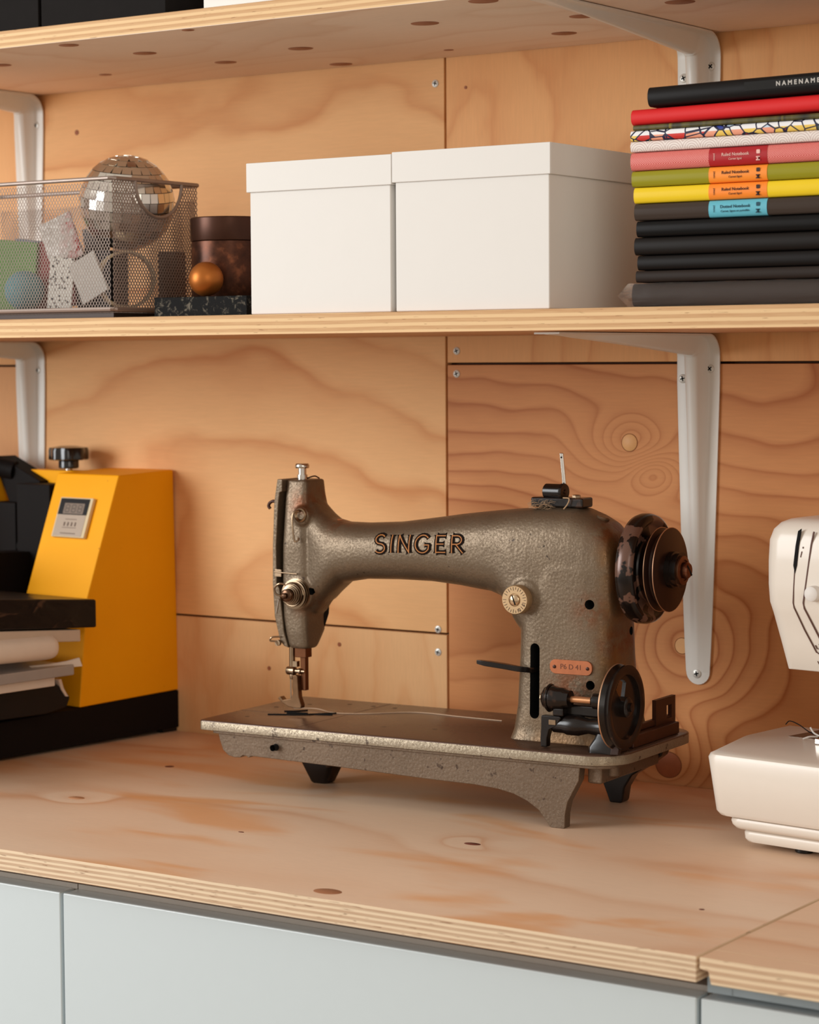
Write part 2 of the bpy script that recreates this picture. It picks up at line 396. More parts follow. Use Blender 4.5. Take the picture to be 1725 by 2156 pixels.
for (x0, x1, lab) in ((-0.636, -0.0320, 'white cabinet at the left end under the worktop'), (-0.0320, 0.5696, 'wide white cabinet in the middle under the worktop'), (0.5696, 1.171, 'white cabinet at the right under the worktop seam')):
    t = thing('cabinet', lab, 'cabinet', (x0, 0, -0.86), group='white cabinets under the worktop')
    wd = x1-x0
    b = MB(); b.box(0.0006, 0.018, -0.532, -0.02, 0, 0.8285).box(wd-0.018, wd-0.0006, -0.532, -0.02, 0, 0.8285).box(0.018, wd-0.018, -0.532, -0.02, 0, 0.018).box(0.018, wd-0.018, -0.532, -0.02, 0.8105, 0.8285).box(0.018, wd-0.018, -0.04, -0.02, 0.018, 0.8105)
    obj('body', b, CABS, t, smooth=False)
    obj('door', MB().box(0.0017, wd-0.0017, -0.553, -0.534, 0.002, 0.8250), CAB, t, bevel=0.0012)
    pl_ = MB().box(0.01, wd-0.01, -0.50, -0.48, -0.04, 0.0); obj('plinth', pl_, CABS, t, smooth=False)
# steel rail lying on the right cabinet
r_ = tag(obj('mounting_rail', MB().box(0.574, 1.16, -0.548, -0.525, -0.0312, -0.0190).box(0.592, 0.5935, -0.5485, -0.548, -0.0312, -0.0190), plain('rail_metal', (170, 186, 196), 0.35, 0.6), bevel=0.0005), 'bluish metal rail between right cabinet and short worktop', 'rail')

# =================================================================== BRACKETS
def bracket(label, x, z, vlen, hlen, screws):
    """pressed steel: two flat flanges with a hollow raised rib running round the corner"""
    t = thing('shelf_bracket', label, 'bracket', (x, -0.0008, z), group='white steel shelf brackets')
    # centre line of the rib ridge in (y,z) with depth; sections along the L
    fl = MB(); RC = 0.022
    # flange sheet along L with rounded outer corner
    def width(s, L): return 0.0225 - 0.011*max(0.0, min(1.0, s/L))**1.6
    pts = []
    for k in range(13): s = vlen*(1-k/12.0); pts.append((0.0, -max(s, 0.0), s/vlen, 'v'))
    # build path: bottom of wall arm up to corner, round, out under shelf
    path = []
    for k in range(12): path.append((0.0, -vlen + (vlen-RC)*k/12.0))
    for k in range(9):
        a = 0.5*pi*k/8; path.append((-RC + RC*cos(a), -RC + RC*sin(a)))
    for k in range(1, 13): path.append((-RC - (hlen-RC)*k/12.0, 0.0))
    # rings: cross section wide flange + raised rib
    rings = []; n = len(path)
    tot = [0.0]
    for i in range(1, n): tot.append(tot[-1] + math.hypot(path[i][0]-path[i-1][0], path[i][1]-path[i-1][1]))
    sc = tot[12+4]
    for i, (y, zz) in enumerate(path):
        j0, j1 = max(i-1, 0), min(i+1, n-1)
        ty, tz = path[j1][0]-path[j0][0], path[j1][1]-path[j0][1]; l = math.hypot(ty, tz); ty /= l; tz /= l
        ny, nz = -tz, ty          # inner side of the corner
        if ny > 0 or nz > 0: pass
        # inner normal must point to -y / -z
        cx, cz = (-1, -1)
        if ny*cx + nz*cz < 0: ny, nz = -ny, -nz
        d = abs(tot[i]-sc); L = sc if tot[i] < sc else tot[-1]-sc
        f = max(0.0, 1 - d/L)
        hw = 0.0125 + 0.010*min(1, f*1.15)**0.8
        rh = 0.0022 + 0.019*f**1.15          # rib height (deepest at the corner)
        rw = 0.0042 + 0.0062*f
        kk = min(1.0, f/0.12); rh = 0.0018 + (rh-0.0018)*kk; sh_ = 0.0001 + 0.0011*kk
        cp = Vector((0, y, zz)); N = Vector((0, ny, nz)); X = Vector((1, 0, 0)); th = 0.0016
        sec = [(-hw, 0), (-hw, th), (-rw-0.0035, th), (-rw-0.001, th+sh_), (-rw*0.72, rh*0.82), (-rw*0.35, rh), (rw*0.35, rh), (rw*0.72, rh*0.82), (rw+0.001, th+sh_), (rw+0.0035, th), (hw, th), (hw, 0)]
        rings.append([cp + X*a + N*b for a, b in sec])
    # round the wall end
    fl.loft(rings)
    for (yy, zz_) in ((-vlen, 'v'),):
        fl.lathe([(0.0, 0.0), (0.0125, 0.0), (0.0125, 0.0012), (0.0, 0.0012)], (0, 0, -vlen), (0, -1, 0), 24, cap=False)
    o = obj('bracket_arm', fl, WHITEM, t, angle=50)
    for (sx, sz) in screws: screw(t, (sx, -0.0017, sz), rot=sz*50, r=0.0044)
    return t
bracket('white steel bracket under middle shelf, above the vintage machine handwheel', 0.2885, 0.4368, 0.324, 0.285, ((-0.0165, -0.0425), (0.0125, -0.033), (-0.001, -0.326)))
bracket('white steel bracket under upper shelf, above the notebook stack', 0.2885, 0.7188, 0.245, 0.300, ((-0.016, -0.0395), (0.0125, -0.0305), (-0.001, -0.240)))
bracket('white steel bracket under middle shelf at left, above the yellow press', -0.5760, 0.4368, 0.324, 0.285, ((-0.0125, -0.0425), (0.0117, -0.0325), (-0.001, -0.326)))
bracket('white steel bracket under upper shelf at left, behind the mesh basket', -0.5720, 0.7188, 0.245, 0.300, ((-0.0125, -0.0395), (0.0118, -0.0335), (-0.001, -0.240)))

# =================================================================== UPPER SHELF CONTENTS
def pbox(name, label, cat, x0, x1, y0, y1, z0, z1, mat, group=None, lid=None, lidh=0.0265):
    t = thing(name, label, cat, ((x0+x1)/2, (y0+y1)/2, z0), group=group); hx, hy = (x1-x0)/2, (y1-y0)/2; h = z1-z0
    if lid is None:
        obj('body', MB().box(-hx, hx, -hy, hy, 0, h), mat, t, bevel=0.001); return t
    obj('body', MB().box(-hx, hx, -hy, hy, 0, h-0.002), mat, t, bevel=0.0012)
    g = lid
    l = MB(); zl = h-lidh
    l.box(-hx-g, hx+g, -hy-g, -hy-0.0004, zl, h).box(-hx-g, hx+g, hy+0.0004, hy+g, zl, h).box(-hx-g, -hx-0.0004, -hy-0.0004, hy+0.0004, zl, h).box(hx+0.0004, hx+g, -hy-0.0004, hy+0.0004, zl, h)
    l.box(-hx-0.0004, hx+0.0004, -hy-0.0004, hy+0.0004, h-0.0018, h)
    obj('lid', l, mat, t, bevel=0.0007, bseg=2)
    return t
pbox('document_box', 'black box at the left edge of the upper shelf', 'box', -0.445, -0.2715, -0.306, -0.08, 0.7366, 0.95, BLACKM, group='black boxes on the upper shelf')
pbox('document_box', 'black box on the upper shelf between another black box and a white one', 'box', -0.2680, -0.1113, -0.306, -0.08, 0.7366, 0.95, BLACKM, group='black boxes on the upper shelf')
pbox('storage_box', 'white box on the upper shelf, only its lower edge in view', 'box', -0.0660, 0.20, -0.306, -0.06, 0.7366, 0.90, WHITEP)

# =================================================================== MIDDLE SHELF CONTENTS
SZ = 0.4561
pbox('storage_box', 'white lidded cardboard box beside the copper canister', 'box', -0.0118, 0.1440, -0.309, -0.06, SZ, 0.5935, WHITEP, lid=0.0024, group='white lidded boxes on the middle shelf')
pbox('storage_box', 'white lidded cardboard box next to the notebook stack', 'box', 0.1490, 0.3052, -0.309, -0.06, SZ, 0.5950, WHITEP, lid=0.0022, group='white lidded boxes on the middle shelf')

# --- wire mesh basket
BX0, BX1, BY0, BY1, BZ0, BZ1 = -0.455, -0.1850, -0.3005, -0.1720, SZ+0.0002, 0.5895
GM = plain('basket_metal', (158, 142, 132), 0.40, 0.5, var=0.1)
bk = thing('mesh_basket', 'open grey expanded-metal basket full of small samples', 'basket', (0, 0, 0))
def diamond(parent, P, A, B, la, lb, pa, pb, w=0.00027, hole=None):
    """expanded metal: zigzag strands in plane P + a*A + b*B"""
    mb = MB(); N = A.cross(B); na = int(la/pa); nb = int(lb/pb)
    for i in range(na+1):
        for j in range(nb):
            for (a0, b0, a1, b1) in ((i, j, i+0.5, j+0.5), (i+0.5, j+0.5, i, j+1), (i, j, i-0.5, j+0.5), (i-0.5, j+0.5, i, j+1)):
                if min(a0, a1) < 0 or max(a0, a1) > na: continue
                if hole and hole((a0+a1)/2*pa, (b0+b1)/2*pb): continue
                p = P + A*(a0*pa) + B*(b0*pb); q = P + A*(a1*pa) + B*(b1*pb); d = (q-p).normalized(); s = d.cross(N)*w; t = N*w*1.1
                mb.add([p-s, p+s+t*0.4, q+s+t*0.4, q-s, p-s-t, p+s-t, q+s-t, q-s-t], [(0,1,2,3), (4,7,6,5), (0,4,5,1), (2,6,7,3), (0,3,7,4), (1,5,6,2)])
    o = obj('mesh_side', mb, GM, parent, smooth=False, fix=False); o['kind'] = 'stuff'; return o
VX, VY, VZ = Vector((1,0,0)), Vector((0,1,0)), Vector((0,0,1))
zb = BZ0+0.008; hh = BZ1-zb
diamond(bk, Vector((BX0, BY0, zb)), VX, VZ, BX1-BX0, hh, 0.0037, 0.0058)
diamond(bk, Vector((BX0, BY1, zb)), VX, VZ, BX1-BX0, hh-0.012, 0.0037, 0.0058)
HC = (0.0680, hh)       # handle opening, half ellipse at the right side
inhole = lambda a, b: ((a-HC[0])/0.035)**2 + ((b-HC[1])/0.034)**2 < 1
diamond(bk, Vector((BX1, BY0, zb)), VY, VZ, BY1-BY0, hh, 0.0040, 0.0056, w=0.00042, hole=inhole)
diamond(bk, Vector((BX0, BY0, zb)), VY, VZ, BY1-BY0, hh, 0.0037, 0.0058)
diamond(bk, Vector((BX0, BY0, zb-0.003)), VX, VY, BX1-BX0, BY1-BY0, 0.0045, 0.006)
rm = [(BX0,BY0,BZ1),(BX1-0.004,BY0,BZ1),(BX1,BY0+0.004,BZ1),(BX1,BY1,BZ1),(BX0,BY1,BZ1),(BX0,BY0,BZ1)]
obj('rim', MB().tube(rm, 0.0021, 10), GM, bk)
fr_ = MB()
rb = [(BX0,BY0,zb),(BX1-0.003,BY0,zb),(BX1,BY0+0.003,zb),(BX1,BY1,zb),(BX0,BY1,zb),(BX0,BY0,zb)]
obj('base_rim', fr_.tube(rb, 0.0023, 8), GM, bk)
ft = MB().box(BX0+0.004, BX1-0.003, BY0+0.003, BY0+0.005, BZ0, zb).box(BX1-0.005, BX1-0.003, BY0+0.005, BY1-0.003, BZ0, zb).box(BX0+0.004, BX0+0.006, BY0+0.005, BY1-0.003, BZ0, zb).box(BX0+0.006, BX1-0.005, BY1-0.005, BY1-0.003, BZ0, zb)
obj('foot_strip', ft, plain('basket_foot', (60, 50, 46), 0.5, 0.5), bk, smooth=False)
hp = [(BX1+0.0006, BY0+HC[0]+0.035*cos(a), BZ1-0.001-0.034*sin(a)) for a in [pi*k/20 for k in range(21)]]
obj('handle_rim', MB().tube(hp, 0.0017, 8), GM, bk)

# --- things in the basket (standing on its floor)
def card(name, label, cat, c, w, h, th, rx, ry, rz, mat, group=None):
    o = obj(name, MB().box(-w/2, w/2, -th/2, th/2, -h/2, h/2), mat, bevel=min(0.0006, th/3), bseg=1, loc=c, rot=(rx, ry, rz)); return tag(o, label, cat, group)
def speck(name, a, b, scale, thr, rough=0.5, metal=0.0):
    m = NT(name, rough, metal); o = m.co(); n = m.vor(o, scale, 'F1', 'Color'); f = m.sep(n)[0]
    m.base(m.mix(m.gr(f, thr-0.03, thr+0.03), lin(a), lin(b))); return m.m
def dots(name, a, b, scale, rad):
    m = NT(name, 0.6); o = m.co(); d = m.vor(o, scale, 'F1'); m.base(m.mix(m.m_('LESS_THAN', d, rad), lin(a), lin(b))); return m.m
m_ = NT('white_red_crystal', 0.35); o_ = m_.co(); X_ = m_.sep(o_)
g_ = m_.gr(m_.m_('ADD', m_.m_('ADD', X_[0], m_.m_('MULTIPLY', X_[2], -0.3)), m_.m_('MULTIPLY', m_.noise(o_, 70, 2), 0.03)), 0.012, 0.030)
v_ = m_.sep(m_.vor(o_, 240, 'F1', 'Color'))[0]
m_.base(m_.mix(m_.m_('MULTIPLY', g_, v_), m_.mix(v_, lin((205, 198, 190)), lin((250, 246, 240))), lin((165, 38, 36)))); m_.bump(m_.vor(o_, 240), 0.8, 0.002)
bz = zb + 0.001
card('fabric_swatch', 'tilted white and red beaded square in the mesh basket', 'swatch', (-0.2850, -0.264, 0.5345), 0.044, 0.046, 0.003, 0.10, -0.32, 0.0, m_.m)
card('tag_card', 'plain grey-white square card leaning low in the basket', 'card', (-0.2350, -0.280, 0.496), 0.036, 0.042, 0.0025, 0.05, -0.42, 0.0, plain('card_grey', (205, 200, 192), 0.7, var=0.08, scale=300))
card('paper_swatch', 'white paper sample with black spots standing in the basket', 'swatch', (-0.2760, -0.275, 0.4915), 0.032, 0.052, 0.0015, 0.0, 0.12, 0.0, dots('spotted_paper', (226, 222, 212), (30, 30, 30), 230, 0.33))
card('foam_block', 'green foam piece at the left inside the basket', 'block', (-0.350, -0.250, 0.500), 0.046, 0.072, 0.030, 0.0, 0.10, 0.2, plain('green_foam', (110, 152, 88), 0.8, var=0.2))
card('cloth_bundle', 'maroon cloth wedge beside the beaded square', 'cloth', (-0.3080, -0.246, 0.502), 0.050, 0.068, 0.016, 0.0, -0.15, 0.1, plain('maroon_cloth', (150, 74, 74), 0.9, var=0.35))
card('wooden_card', 'blue-grey card with pale wooden edge at upper left in the basket', 'card', (-0.368, -0.215, 0.500), 0.050, 0.078, 0.010, 0.0, 0.12, 0.1, plain('bluegrey', (110, 124, 136), 0.7))
b_ = MB().lathe([(0.0, -0.020)] + [(0.020*cos(a), 0.020*sin(a)) for a in [pi*(k/12-0.5) for k in range(1, 12)]] + [(0.0, 0.020)], (0,0,0), (0,0,1), 32)
tag(obj('foam_ball', b_, plain('teal_foam', (96, 150, 158), 0.7, var=0.15), loc=(-0.3220, -0.278, bz+0.020)), 'teal ball at the bottom of the basket', 'ball')
card('fabric_roll', 'black textile block under the mirror ball, left of the corner', 'block', (-0.2540, -0.238, 0.4945), 0.046, 0.058, 0.026, 0.0, 0.0, 0.0, plain('black_textile', (34, 32, 34), 0.9, var=0.4, scale=150))
card('sample_card', 'grey wedge card behind the beaded square', 'card', (-0.2780, -0.215, 0.5080), 0.026, 0.084, 0.010, 0.0, -0.15, 0.0, plain('grey_card', (92, 88, 86), 0.8, var=0.2))
card('sample_card', 'dark brown card at the back right of the basket', 'card', (-0.205, -0.189, 0.4955), 0.020, 0.056, 0.02, 0.0, 0.0, 0.1, plain('brown_card', (84, 58, 46), 0.8, var=0.2))
tp = MB().lathe([(0.026, -0.009), (0.026, 0.009), (0.0285, 0.009), (0.0285, -0.009), (0.026, -0.009)], (0,0,0), (0.75,-0.66,0), 48, cap=False)
tag(obj('masking_tape', tp, plain('tape_cream', (222, 200, 164), 0.55), loc=(-0.2150, -0.2480, bz+0.0290)), 'cream roll of tape standing behind the right mesh side', 'tape')

# --- mirror ball
mbx, mby, mbz, mr = -0.2335, -0.2235, 0.5715, 0.0470
ball = thing('mirror_ball', 'silver mirror ball sitting in the top of the basket', 'mirror ball', (mbx, mby, mbz)); ball.rotation_euler = (0.10, 0.16, 0.0)
obj('core', MB().lathe([(0.0, -mr*0.97)] + [(mr*0.97*cos(a), mr*0.97*sin(a)) for a in [pi*(k/16-0.5) for k in range(1, 16)]] + [(0.0, mr*0.97)], (0,0,0), (0,0,1), 36), plain('ball_grout', (130, 116, 100), 0.5), ball)
MIR = plain('mirror', (232, 228, 220), 0.16, 1.0, var=0.01)
nr = 15
for i in range(nr):
    la = pi*((i+0.5)/nr-0.5); n = max(4, int(round(2*pi*cos(la)*mr/0.0092))); hw_ = pi*mr*cos(la)/n*0.95; hz_ = pi*mr/nr/2*0.94
    if i in (0,): continue
    me = MB().obox((0,0,0), (hw_,0,0), (0,0,hz_), (0,0.0007,0)).mesh('mirror_tile'); me.materials.append(MIR)
    for k in range(n):
        lo = 2*pi*k/n + i*0.3
        nn_ = Vector((cos(la)*cos(lo), cos(la)*sin(lo), sin(la)))
        o = bpy.data.objects.new('mirror_tile', me); COL.objects.link(o); o.parent = ball
        q = nn_.to_track_quat('Y', 'Z'); o.rotation_mode = 'QUATERNION'
        j = Vector((random.uniform(-1,1), random.uniform(-1,1), random.uniform(-1,1)))*0.06
        o.rotation_quaternion = (nn_+j).to_track_quat('Y', 'Z'); o.location = nn_*mr*0.985
# --- terrazzo slab, copper canister, brass ball
m = NT('black_terrazzo', 0.6); o_ = m.co(); v1 = m.vor(m.mp(o_, (1,1,1)), 150, 'DISTANCE_TO_EDGE'); nz = m.noise(o_, 150, 5, 0.75, 0.8)
m.base(m.mix(m.gr(nz, 0.53, 0.66), lin((15, 14, 13)), lin((104, 98, 86)))); m.b.inputs['Specular IOR Level'].default_value = 0.08; TER = m.m
tag(obj('stone_slab', MB().box(-0.053, 0.060, -0.055, 0.055, 0, 0.0190), TER, bevel=0.0008, loc=(-0.1015, -0.222, SZ)), 'black speckled stone slab beside the white box', 'slab')
m = NT('aged_copper', 0.34, 0.65); o_ = m.co(); a_ = m.noise(o_, 60, 4, 0.6)
m.base(m.ramp(a_, [(0.3, lin((52, 30, 22))), (0.55, lin((86, 50, 34))), (0.72, lin((140, 84, 56)))])); m.put(m.b.inputs['Roughness'], m.m_('MULTIPLY_ADD', a_, 0.4, 0.15)); COP = m.m
can = thing('copper_canister', 'tall aged copper canister standing on the stone slab', 'canister', (-0.1165, -0.2080, SZ+0.0191))
obj('body', MB().lathe([(0, 0), (0.0365, 0), (0.0370, 0.001), (0.0370, 0.0540), (0.0363, 0.0544), (0, 0.0544)], (0,0,0), (0,0,1), 64), COP, can)
obj('lid', MB().lathe([(0, 0.0548), (0.0373, 0.0548), (0.0377, 0.0555), (0.0377, 0.0765), (0.0369, 0.0775), (0, 0.0775)], (0,0,0), (0,0,1), 64), plain('copper_lid', (72, 44, 32), 0.35, 0.6, var=0.25), can)
bb = MB().lathe([(0.0, -0.0165)] + [(0.0165*cos(a), 0.0165*sin(a)) for a in [pi*(k/14-0.5) for k in range(1, 14)]] + [(0.0, 0.0165)], (0,0,0), (0,0,1), 40)
tag(obj('brass_ball', bb, plain('orange_brass', (176, 104, 44), 0.42, 0.7, var=0.15, scale=90), loc=(-0.1005, -0.2640, SZ+0.0191+0.0166)), 'orange-gold metal ball in front of the canister', 'ball')

# --- notebook stack
def spine_mat(name, fn, rough=0.4):
    m = NT(name, rough); X = m.sep(m.co()); m.base(fn(m, X)); return m.m
NX0 = 0.366
def notebook(label, x0, z0, th, mat, L=0.21, depth=0.145, y0=-0.285, round_=0.6, band=None, rz=0.0, tilt=0.0, pages=True, name='notebook'):
    x0 += 0.0035
    t = thing(name, label, 'notebook', (x0, y0, z0), rz, 'notebooks stacked on the middle shelf'); t.rotation_euler = (0, tilt, rz)
    r = min(th*round_*0.5, 0.006); th_ = th
    # cover: C-profile in (y,z), rounded spine toward the front
    n = 8
    def arc(off):
        pts = []
        for k in range(2*n+1):
            a = -pi/2 + pi*k/(2*n)
            pts.append((r - r*abs(cos(a))**0.8 + off, th/2 + (th/2-off)*sin(a)))
        return pts
    out = [(depth, 0.0)] + arc(0.0) + [(depth, th)]
    inn = [(depth, th-0.0011)] + arc(0.0011)[::-1] + [(depth, 0.0011)]
    o = obj('cover', MB().prism(out+inn, 'x', 0, L), mat, t, angle=30)
    if pages: obj('pages', MB().box(0.0015, L-0.0015, max(r, 0.0015), depth-0.002, 0.0013, th-0.0013), plain('paper', (232, 226, 212), 0.8, var=0.03) if 'paper' not in bpy.data.materials else bpy.data.materials['paper'], t, smooth=False)
    if band:
        b0, b1, bm_, txt, txt2, ink = band
        ba = [(0.02, -0.00025)] + [(a-0.00035, b) for a, b in arc(0.0)] + [(0.02, th+0.00025)]
        bi = [(0.02, th)] + arc(0.0)[::-1] + [(0.02, 0.0)]
        bo = obj('paper_band', MB().prism(ba+bi, 'x', b0-x0, b1-x0), bm_, t, angle=30)
        zc = th/2; xc = (b0+b1)/2 - x0
        text('lettering', txt, 0.0036, ink, bo, (xc-0.002, -0.0006, zc+0.0014), VX, VZ, bold=0.00003)
        text('lettering', txt2, 0.0024, ink, bo, (xc-0.002, -0.0006, zc-0.0022), VX, VZ)
        xr = b1-x0-0.0075
        text('lettering', 'M', 0.0048, ink, bo, (xr, -0.0006, zc-0.0030), VZ, -VX, bold=0.00012)
        sq = MB().prism(rrect(xr-0.0016, xr+0.0016, zc+0.0008, zc+0.0040, 0.0007), 'y', -0.00068, -0.0005)
        obj('logo_square', sq, ink, bo, smooth=False)
        text('lettering', 'noted', 0.0024, ink, bo, (b0-x0+0.0050, -0.0006, zc), VZ, -VX)
    return t
def chev(m, X):
    z = m.m_('ABSOLUTE', m.m_('SUBTRACT', X[2], 0.0048))
    d = m.m_('FRACT', m.m_('MULTIPLY', m.m_('SUBTRACT', X[0], m.m_('MULTIPLY', z, 1.7)), 440.0))
    return m.mix(m.gr(d, 0.42, 0.58), lin((196, 62, 60)), lin((232, 150, 140)))
def scal(m, X):
    u = m.m_('SUBTRACT', m.m_('FRACT', m.m_('MULTIPLY', X[0], 62.0)), 0.5); u = m.m_('DIVIDE', u, 62.0)
    d = m.m_('SQRT', m.m_('ADD', m.m_('MULTIPLY', u, u), m.m_('MULTIPLY', X[2], X[2])))
    return m.mix(m.m_('GREATER_THAN', m.m_('SINE', m.m_('MULTIPLY', d, 3200.0)), 0.3), lin((236, 226, 220)), lin((206, 190, 184)))
def doodle(m, X):
    P = m.comb(X[0], 0.0, m.m_('MULTIPLY', X[2], 1.3)); P2 = m.mp(P, (1,1,1))
    c = m.sep(m.vor(P2, 95, 'F1', 'Color')); e = m.vor(P2, 95, 'DISTANCE_TO_EDGE')
    top = m.m_('GREATER_THAN', X[2], 0.0042)
    a = m.ramp(c[0], [(0.0, lin((238, 238, 240))), (0.62, lin((238, 238, 240))), (0.64, lin((48, 66, 150))), (0.74, lin((190, 212, 232)))], 'CONSTANT')
    b = m.ramp(c[1], [(0.0, lin((236, 200, 96))), (0.45, lin((236, 160, 130))), (0.65, lin((206, 52, 44))), (0.85, lin((90, 100, 90)))], 'CONSTANT')
    k = m.mix(top, b, a)
    return m.mix(m.m_('LESS_THAN', e, 0.055), k, lin((30, 30, 60)))
def camo(m, X):
    n = m.noise(m.comb(m.m_('MULTIPLY', X[0], 14), X[1], X[2]), 3, 3)
    return m.ramp(n, [(0.35, lin((34, 34, 32))), (0.5, lin((92, 84, 40))), (0.62, lin((52, 48, 34))), (0.7, lin((190, 170, 60)))])
INKD = plain('ink_dark', (60, 32, 22), 0.6); INKL = plain('ink_pale', (240, 190, 180), 0.6); INKB = plain('ink_teal', (30, 74, 92), 0.6)
def gl(n, c, r=0.28): return plain(n, c, r, var=0.05, scale=20, spec=0.22 if max(c) < 80 else 0.45)
YN = -0.285
stack = [
 ('thin black notebook near the bottom, under the three thick black ones', 0.3705, 0.4770, 0.0095, gl('cov_a', (44, 36, 32), 0.5), {}),
 ('thick black notebook, lowest of the three matching ones', 0.3720, 0.4870, 0.0120, gl('cov_b', (24, 21, 20), 0.42), {}),
 ('thick black notebook, middle one of the three matching ones', 0.3690, 0.4995, 0.0145, gl('cov_c', (28, 24, 22), 0.42), {}),
 ('thick black notebook directly under the grey one with blue band', 0.3710, 0.5145, 0.0130, gl('cov_d', (20, 19, 19), 0.32), {}),
 ('dark grey notebook with a light blue paper band', 0.3690, 0.5280, 0.0138, gl('cov_e', (66, 56, 50), 0.22), dict(band=(0.4412, 0.4930, gl('band_e', (98, 182, 202), 0.4), 'Dotted Notebook', 'Carnet, lignes en pointillés', INKB))),
 ('yellow notebook with an orange paper band', 0.3685, 0.5422, 0.0132, gl('cov_f', (240, 206, 40), 0.25), dict(band=(0.4412, 0.4930, gl('band_f', (250, 140, 44), 0.4), 'Ruled Notebook', 'Carnet ligné', INKD))),
 ('olive green notebook with an orange paper band', 0.3665, 0.5558, 0.0130, gl('cov_g', (150, 144, 32), 0.25), dict(band=(0.4412, 0.4930, gl('band_g', (250, 146, 48), 0.4), 'Ruled Notebook', 'Carnet ligné', INKD))),
 ('red chevron patterned notebook with a dark red band', 0.3655, 0.5692, 0.0150, spine_mat('cov_h', chev), dict(band=(0.4412, 0.4930, gl('band_h', (172, 34, 40), 0.3), 'Ruled Notebook', 'Carnet ligné', INKL))),
 ('white notebook with a scalloped line pattern', 0.3655, 0.5846, 0.0086, spine_mat('cov_i', scal, 0.35), {}),
 ('notebook covered in colourful line doodles on white and yellow', 0.3655, 0.5936, 0.0083, spine_mat('cov_j', doodle, 0.5), {}),
 ('thin dark olive patterned booklet under the red book', 0.3680, 0.6022, 0.0042, spine_mat('cov_k', camo, 0.4), {}),
]
for (lab, x0, z0, th, mat, kw) in stack: notebook(lab, x0, z0, th, mat, **kw)
notebook('bright red cloth-bound book second from the top of the stack', 0.3660, 0.6066, 0.0130, gl('cov_red', (216, 34, 36), 0.55), round_=1.0, depth=0.15, tilt=-0.01)
nb = notebook('black book with white embossed label tape on top of the stack', 0.3815, 0.6212, 0.0160, gl('cov_top', (26, 24, 24), 0.4), round_=1.0, depth=0.14, tilt=-0.012)
lt = obj('label_tape', MB().box(0.088, 0.20, -0.00045, -0.0001, 0.0055, 0.0125), gl('tape_black', (38, 38, 38), 0.2), nb, smooth=False)
text('lettering', 'NAMENAMENAME', 0.0050, plain('emboss_white', (190, 186, 180), 0.5), lt, (0.1445, -0.0005, 0.0090), VX, VZ, bold=0.00015, space=1.6)
# bottom one in clear wrapping
wn = notebook('dark notebook in clear plastic wrap at the bottom of the stack', 0.3670, SZ+0.0012, 0.0185, gl('cov_wrap', (50, 40, 36), 0.5), depth=0.150)
m = NT('clear_film', 0.16, 0, 0.9); m.b.inputs['Transmission Weight'].default_value = 0.93; m.b.inputs['IOR'].default_value = 1.15; m.b.inputs['Alpha'].default_value = 0.45
o_ = m.co(); m.base(lin((240, 232, 224))); m.bump(m.noise(m.mp(o_, (30, 60, 160)), 1.0, 2), 0.9, 0.002); FILM = m.m
fm = MB(); rg = []
for k in range(15):
    x = -0.003 + 0.215*k/14; wv = [0.0007*sin(k*1.9+q) for q in range(8)]
    rg.append([(x, -0.0015+wv[0], -0.0008), (x, -0.0022+wv[1], 0.006), (x, -0.0018+wv[2], 0.013), (x, -0.0010, 0.0190+wv[3]*0.3), (x, 0.08, 0.0193), (x, 0.149, 0.0193), (x, 0.1505, 0.009), (x, 0.149, -0.0008)])
fm.loft(rg, cap=False)
fm.add([(-0.003, -0.0015, -0.0005), (-0.003, -0.001, 0.0190), (-0.016, 0.004, 0.009), (-0.009, 0.03, 0.003), (-0.003, 0.149, 0.019), (-0.003, 0.149, -0.0005)], [(0, 1, 2), (1, 4, 3, 2), (0, 2, 3, 5), (3, 4, 5)])
obj('plastic_wrap', fm, FILM, wn, angle=60)
# =================================================================== YELLOW HEAT PRESS
pr = thing('heat_press', 'yellow and black heat press at the left with digital timer', 'heat press', (-0.3613, 0.0014, 0.0), radians(-5.656))
m = NT('yellow_enamel', 0.5, 0, 0.25); o_ = m.co(); n_ = m.noise(o_, 18, 3)
ch = m.gr(m.noise(o_, 160, 3, 0.6), 0.735, 0.75)
m.base(m.mix(ch, m.mix(n_, lin((248, 166, 6)), lin((254, 176, 10))), lin((120, 52, 20)))); m.bump(m.noise(o_, 260, 2), 0.12, 0.0006); YEL = m.m
BLK = plain('black_enamel', (22, 18, 17), 0.6, bump=0.15, spec=0.14); 
side = [(-0.149, 0.0435), (-0.1370, 0.158), (-0.0873, 0.2905), (-0.0045, 0.2935), (0.0, 0.0465)]
obj('right_housing', MB().prism(side, 'x', -0.0985, 0.0), YEL, pr, bevel=0.0016, bseg=2)
sideL = [(-0.149, 0.0435), (-0.1370, 0.158), (-0.0873, 0.2905), (-0.052, 0.2920), (-0.052, 0.0465)]
obj('left_housing', MB().prism(sideL, 'x', -0.3100, -0.2115), YEL, pr, bevel=0.0016, bseg=2)
obj('rear_plate', MB().box(-0.2113, -0.0987, -0.062, -0.042, 0.0465, 0.2915), YEL, pr, bevel=0.001)
for k, (a, b) in enumerate(((-0.0985, 0.0), (-0.3100, -0.2115))):
    obj('base_rail', MB().prism([(-0.46, 0.003), (-0.46, 0.040), (-0.149, 0.0430), (-0.036*k, 0.0460), (-0.036*k, 0.004)], 'x', a-0.0004, b+0.0004), BLK, pr, bevel=0.0014)
ftb = MB()
for a in (-0.30, -0.05):
    for d in (-0.40, -0.012 - 0.036*(a < -0.1)): ftb.box(a-0.012+0.05*(a > -0.1), a+0.012+0.036*(a > -0.1), d-0.012, d+0.010, 0.0, 0.004)
obj('rubber_feet', ftb, BLACK, pr, smooth=False)
obj('cross_member', MB().box(-0.2113, -0.0987, -0.40, -0.045, 0.006, 0.036), BLK, pr, bevel=0.001)
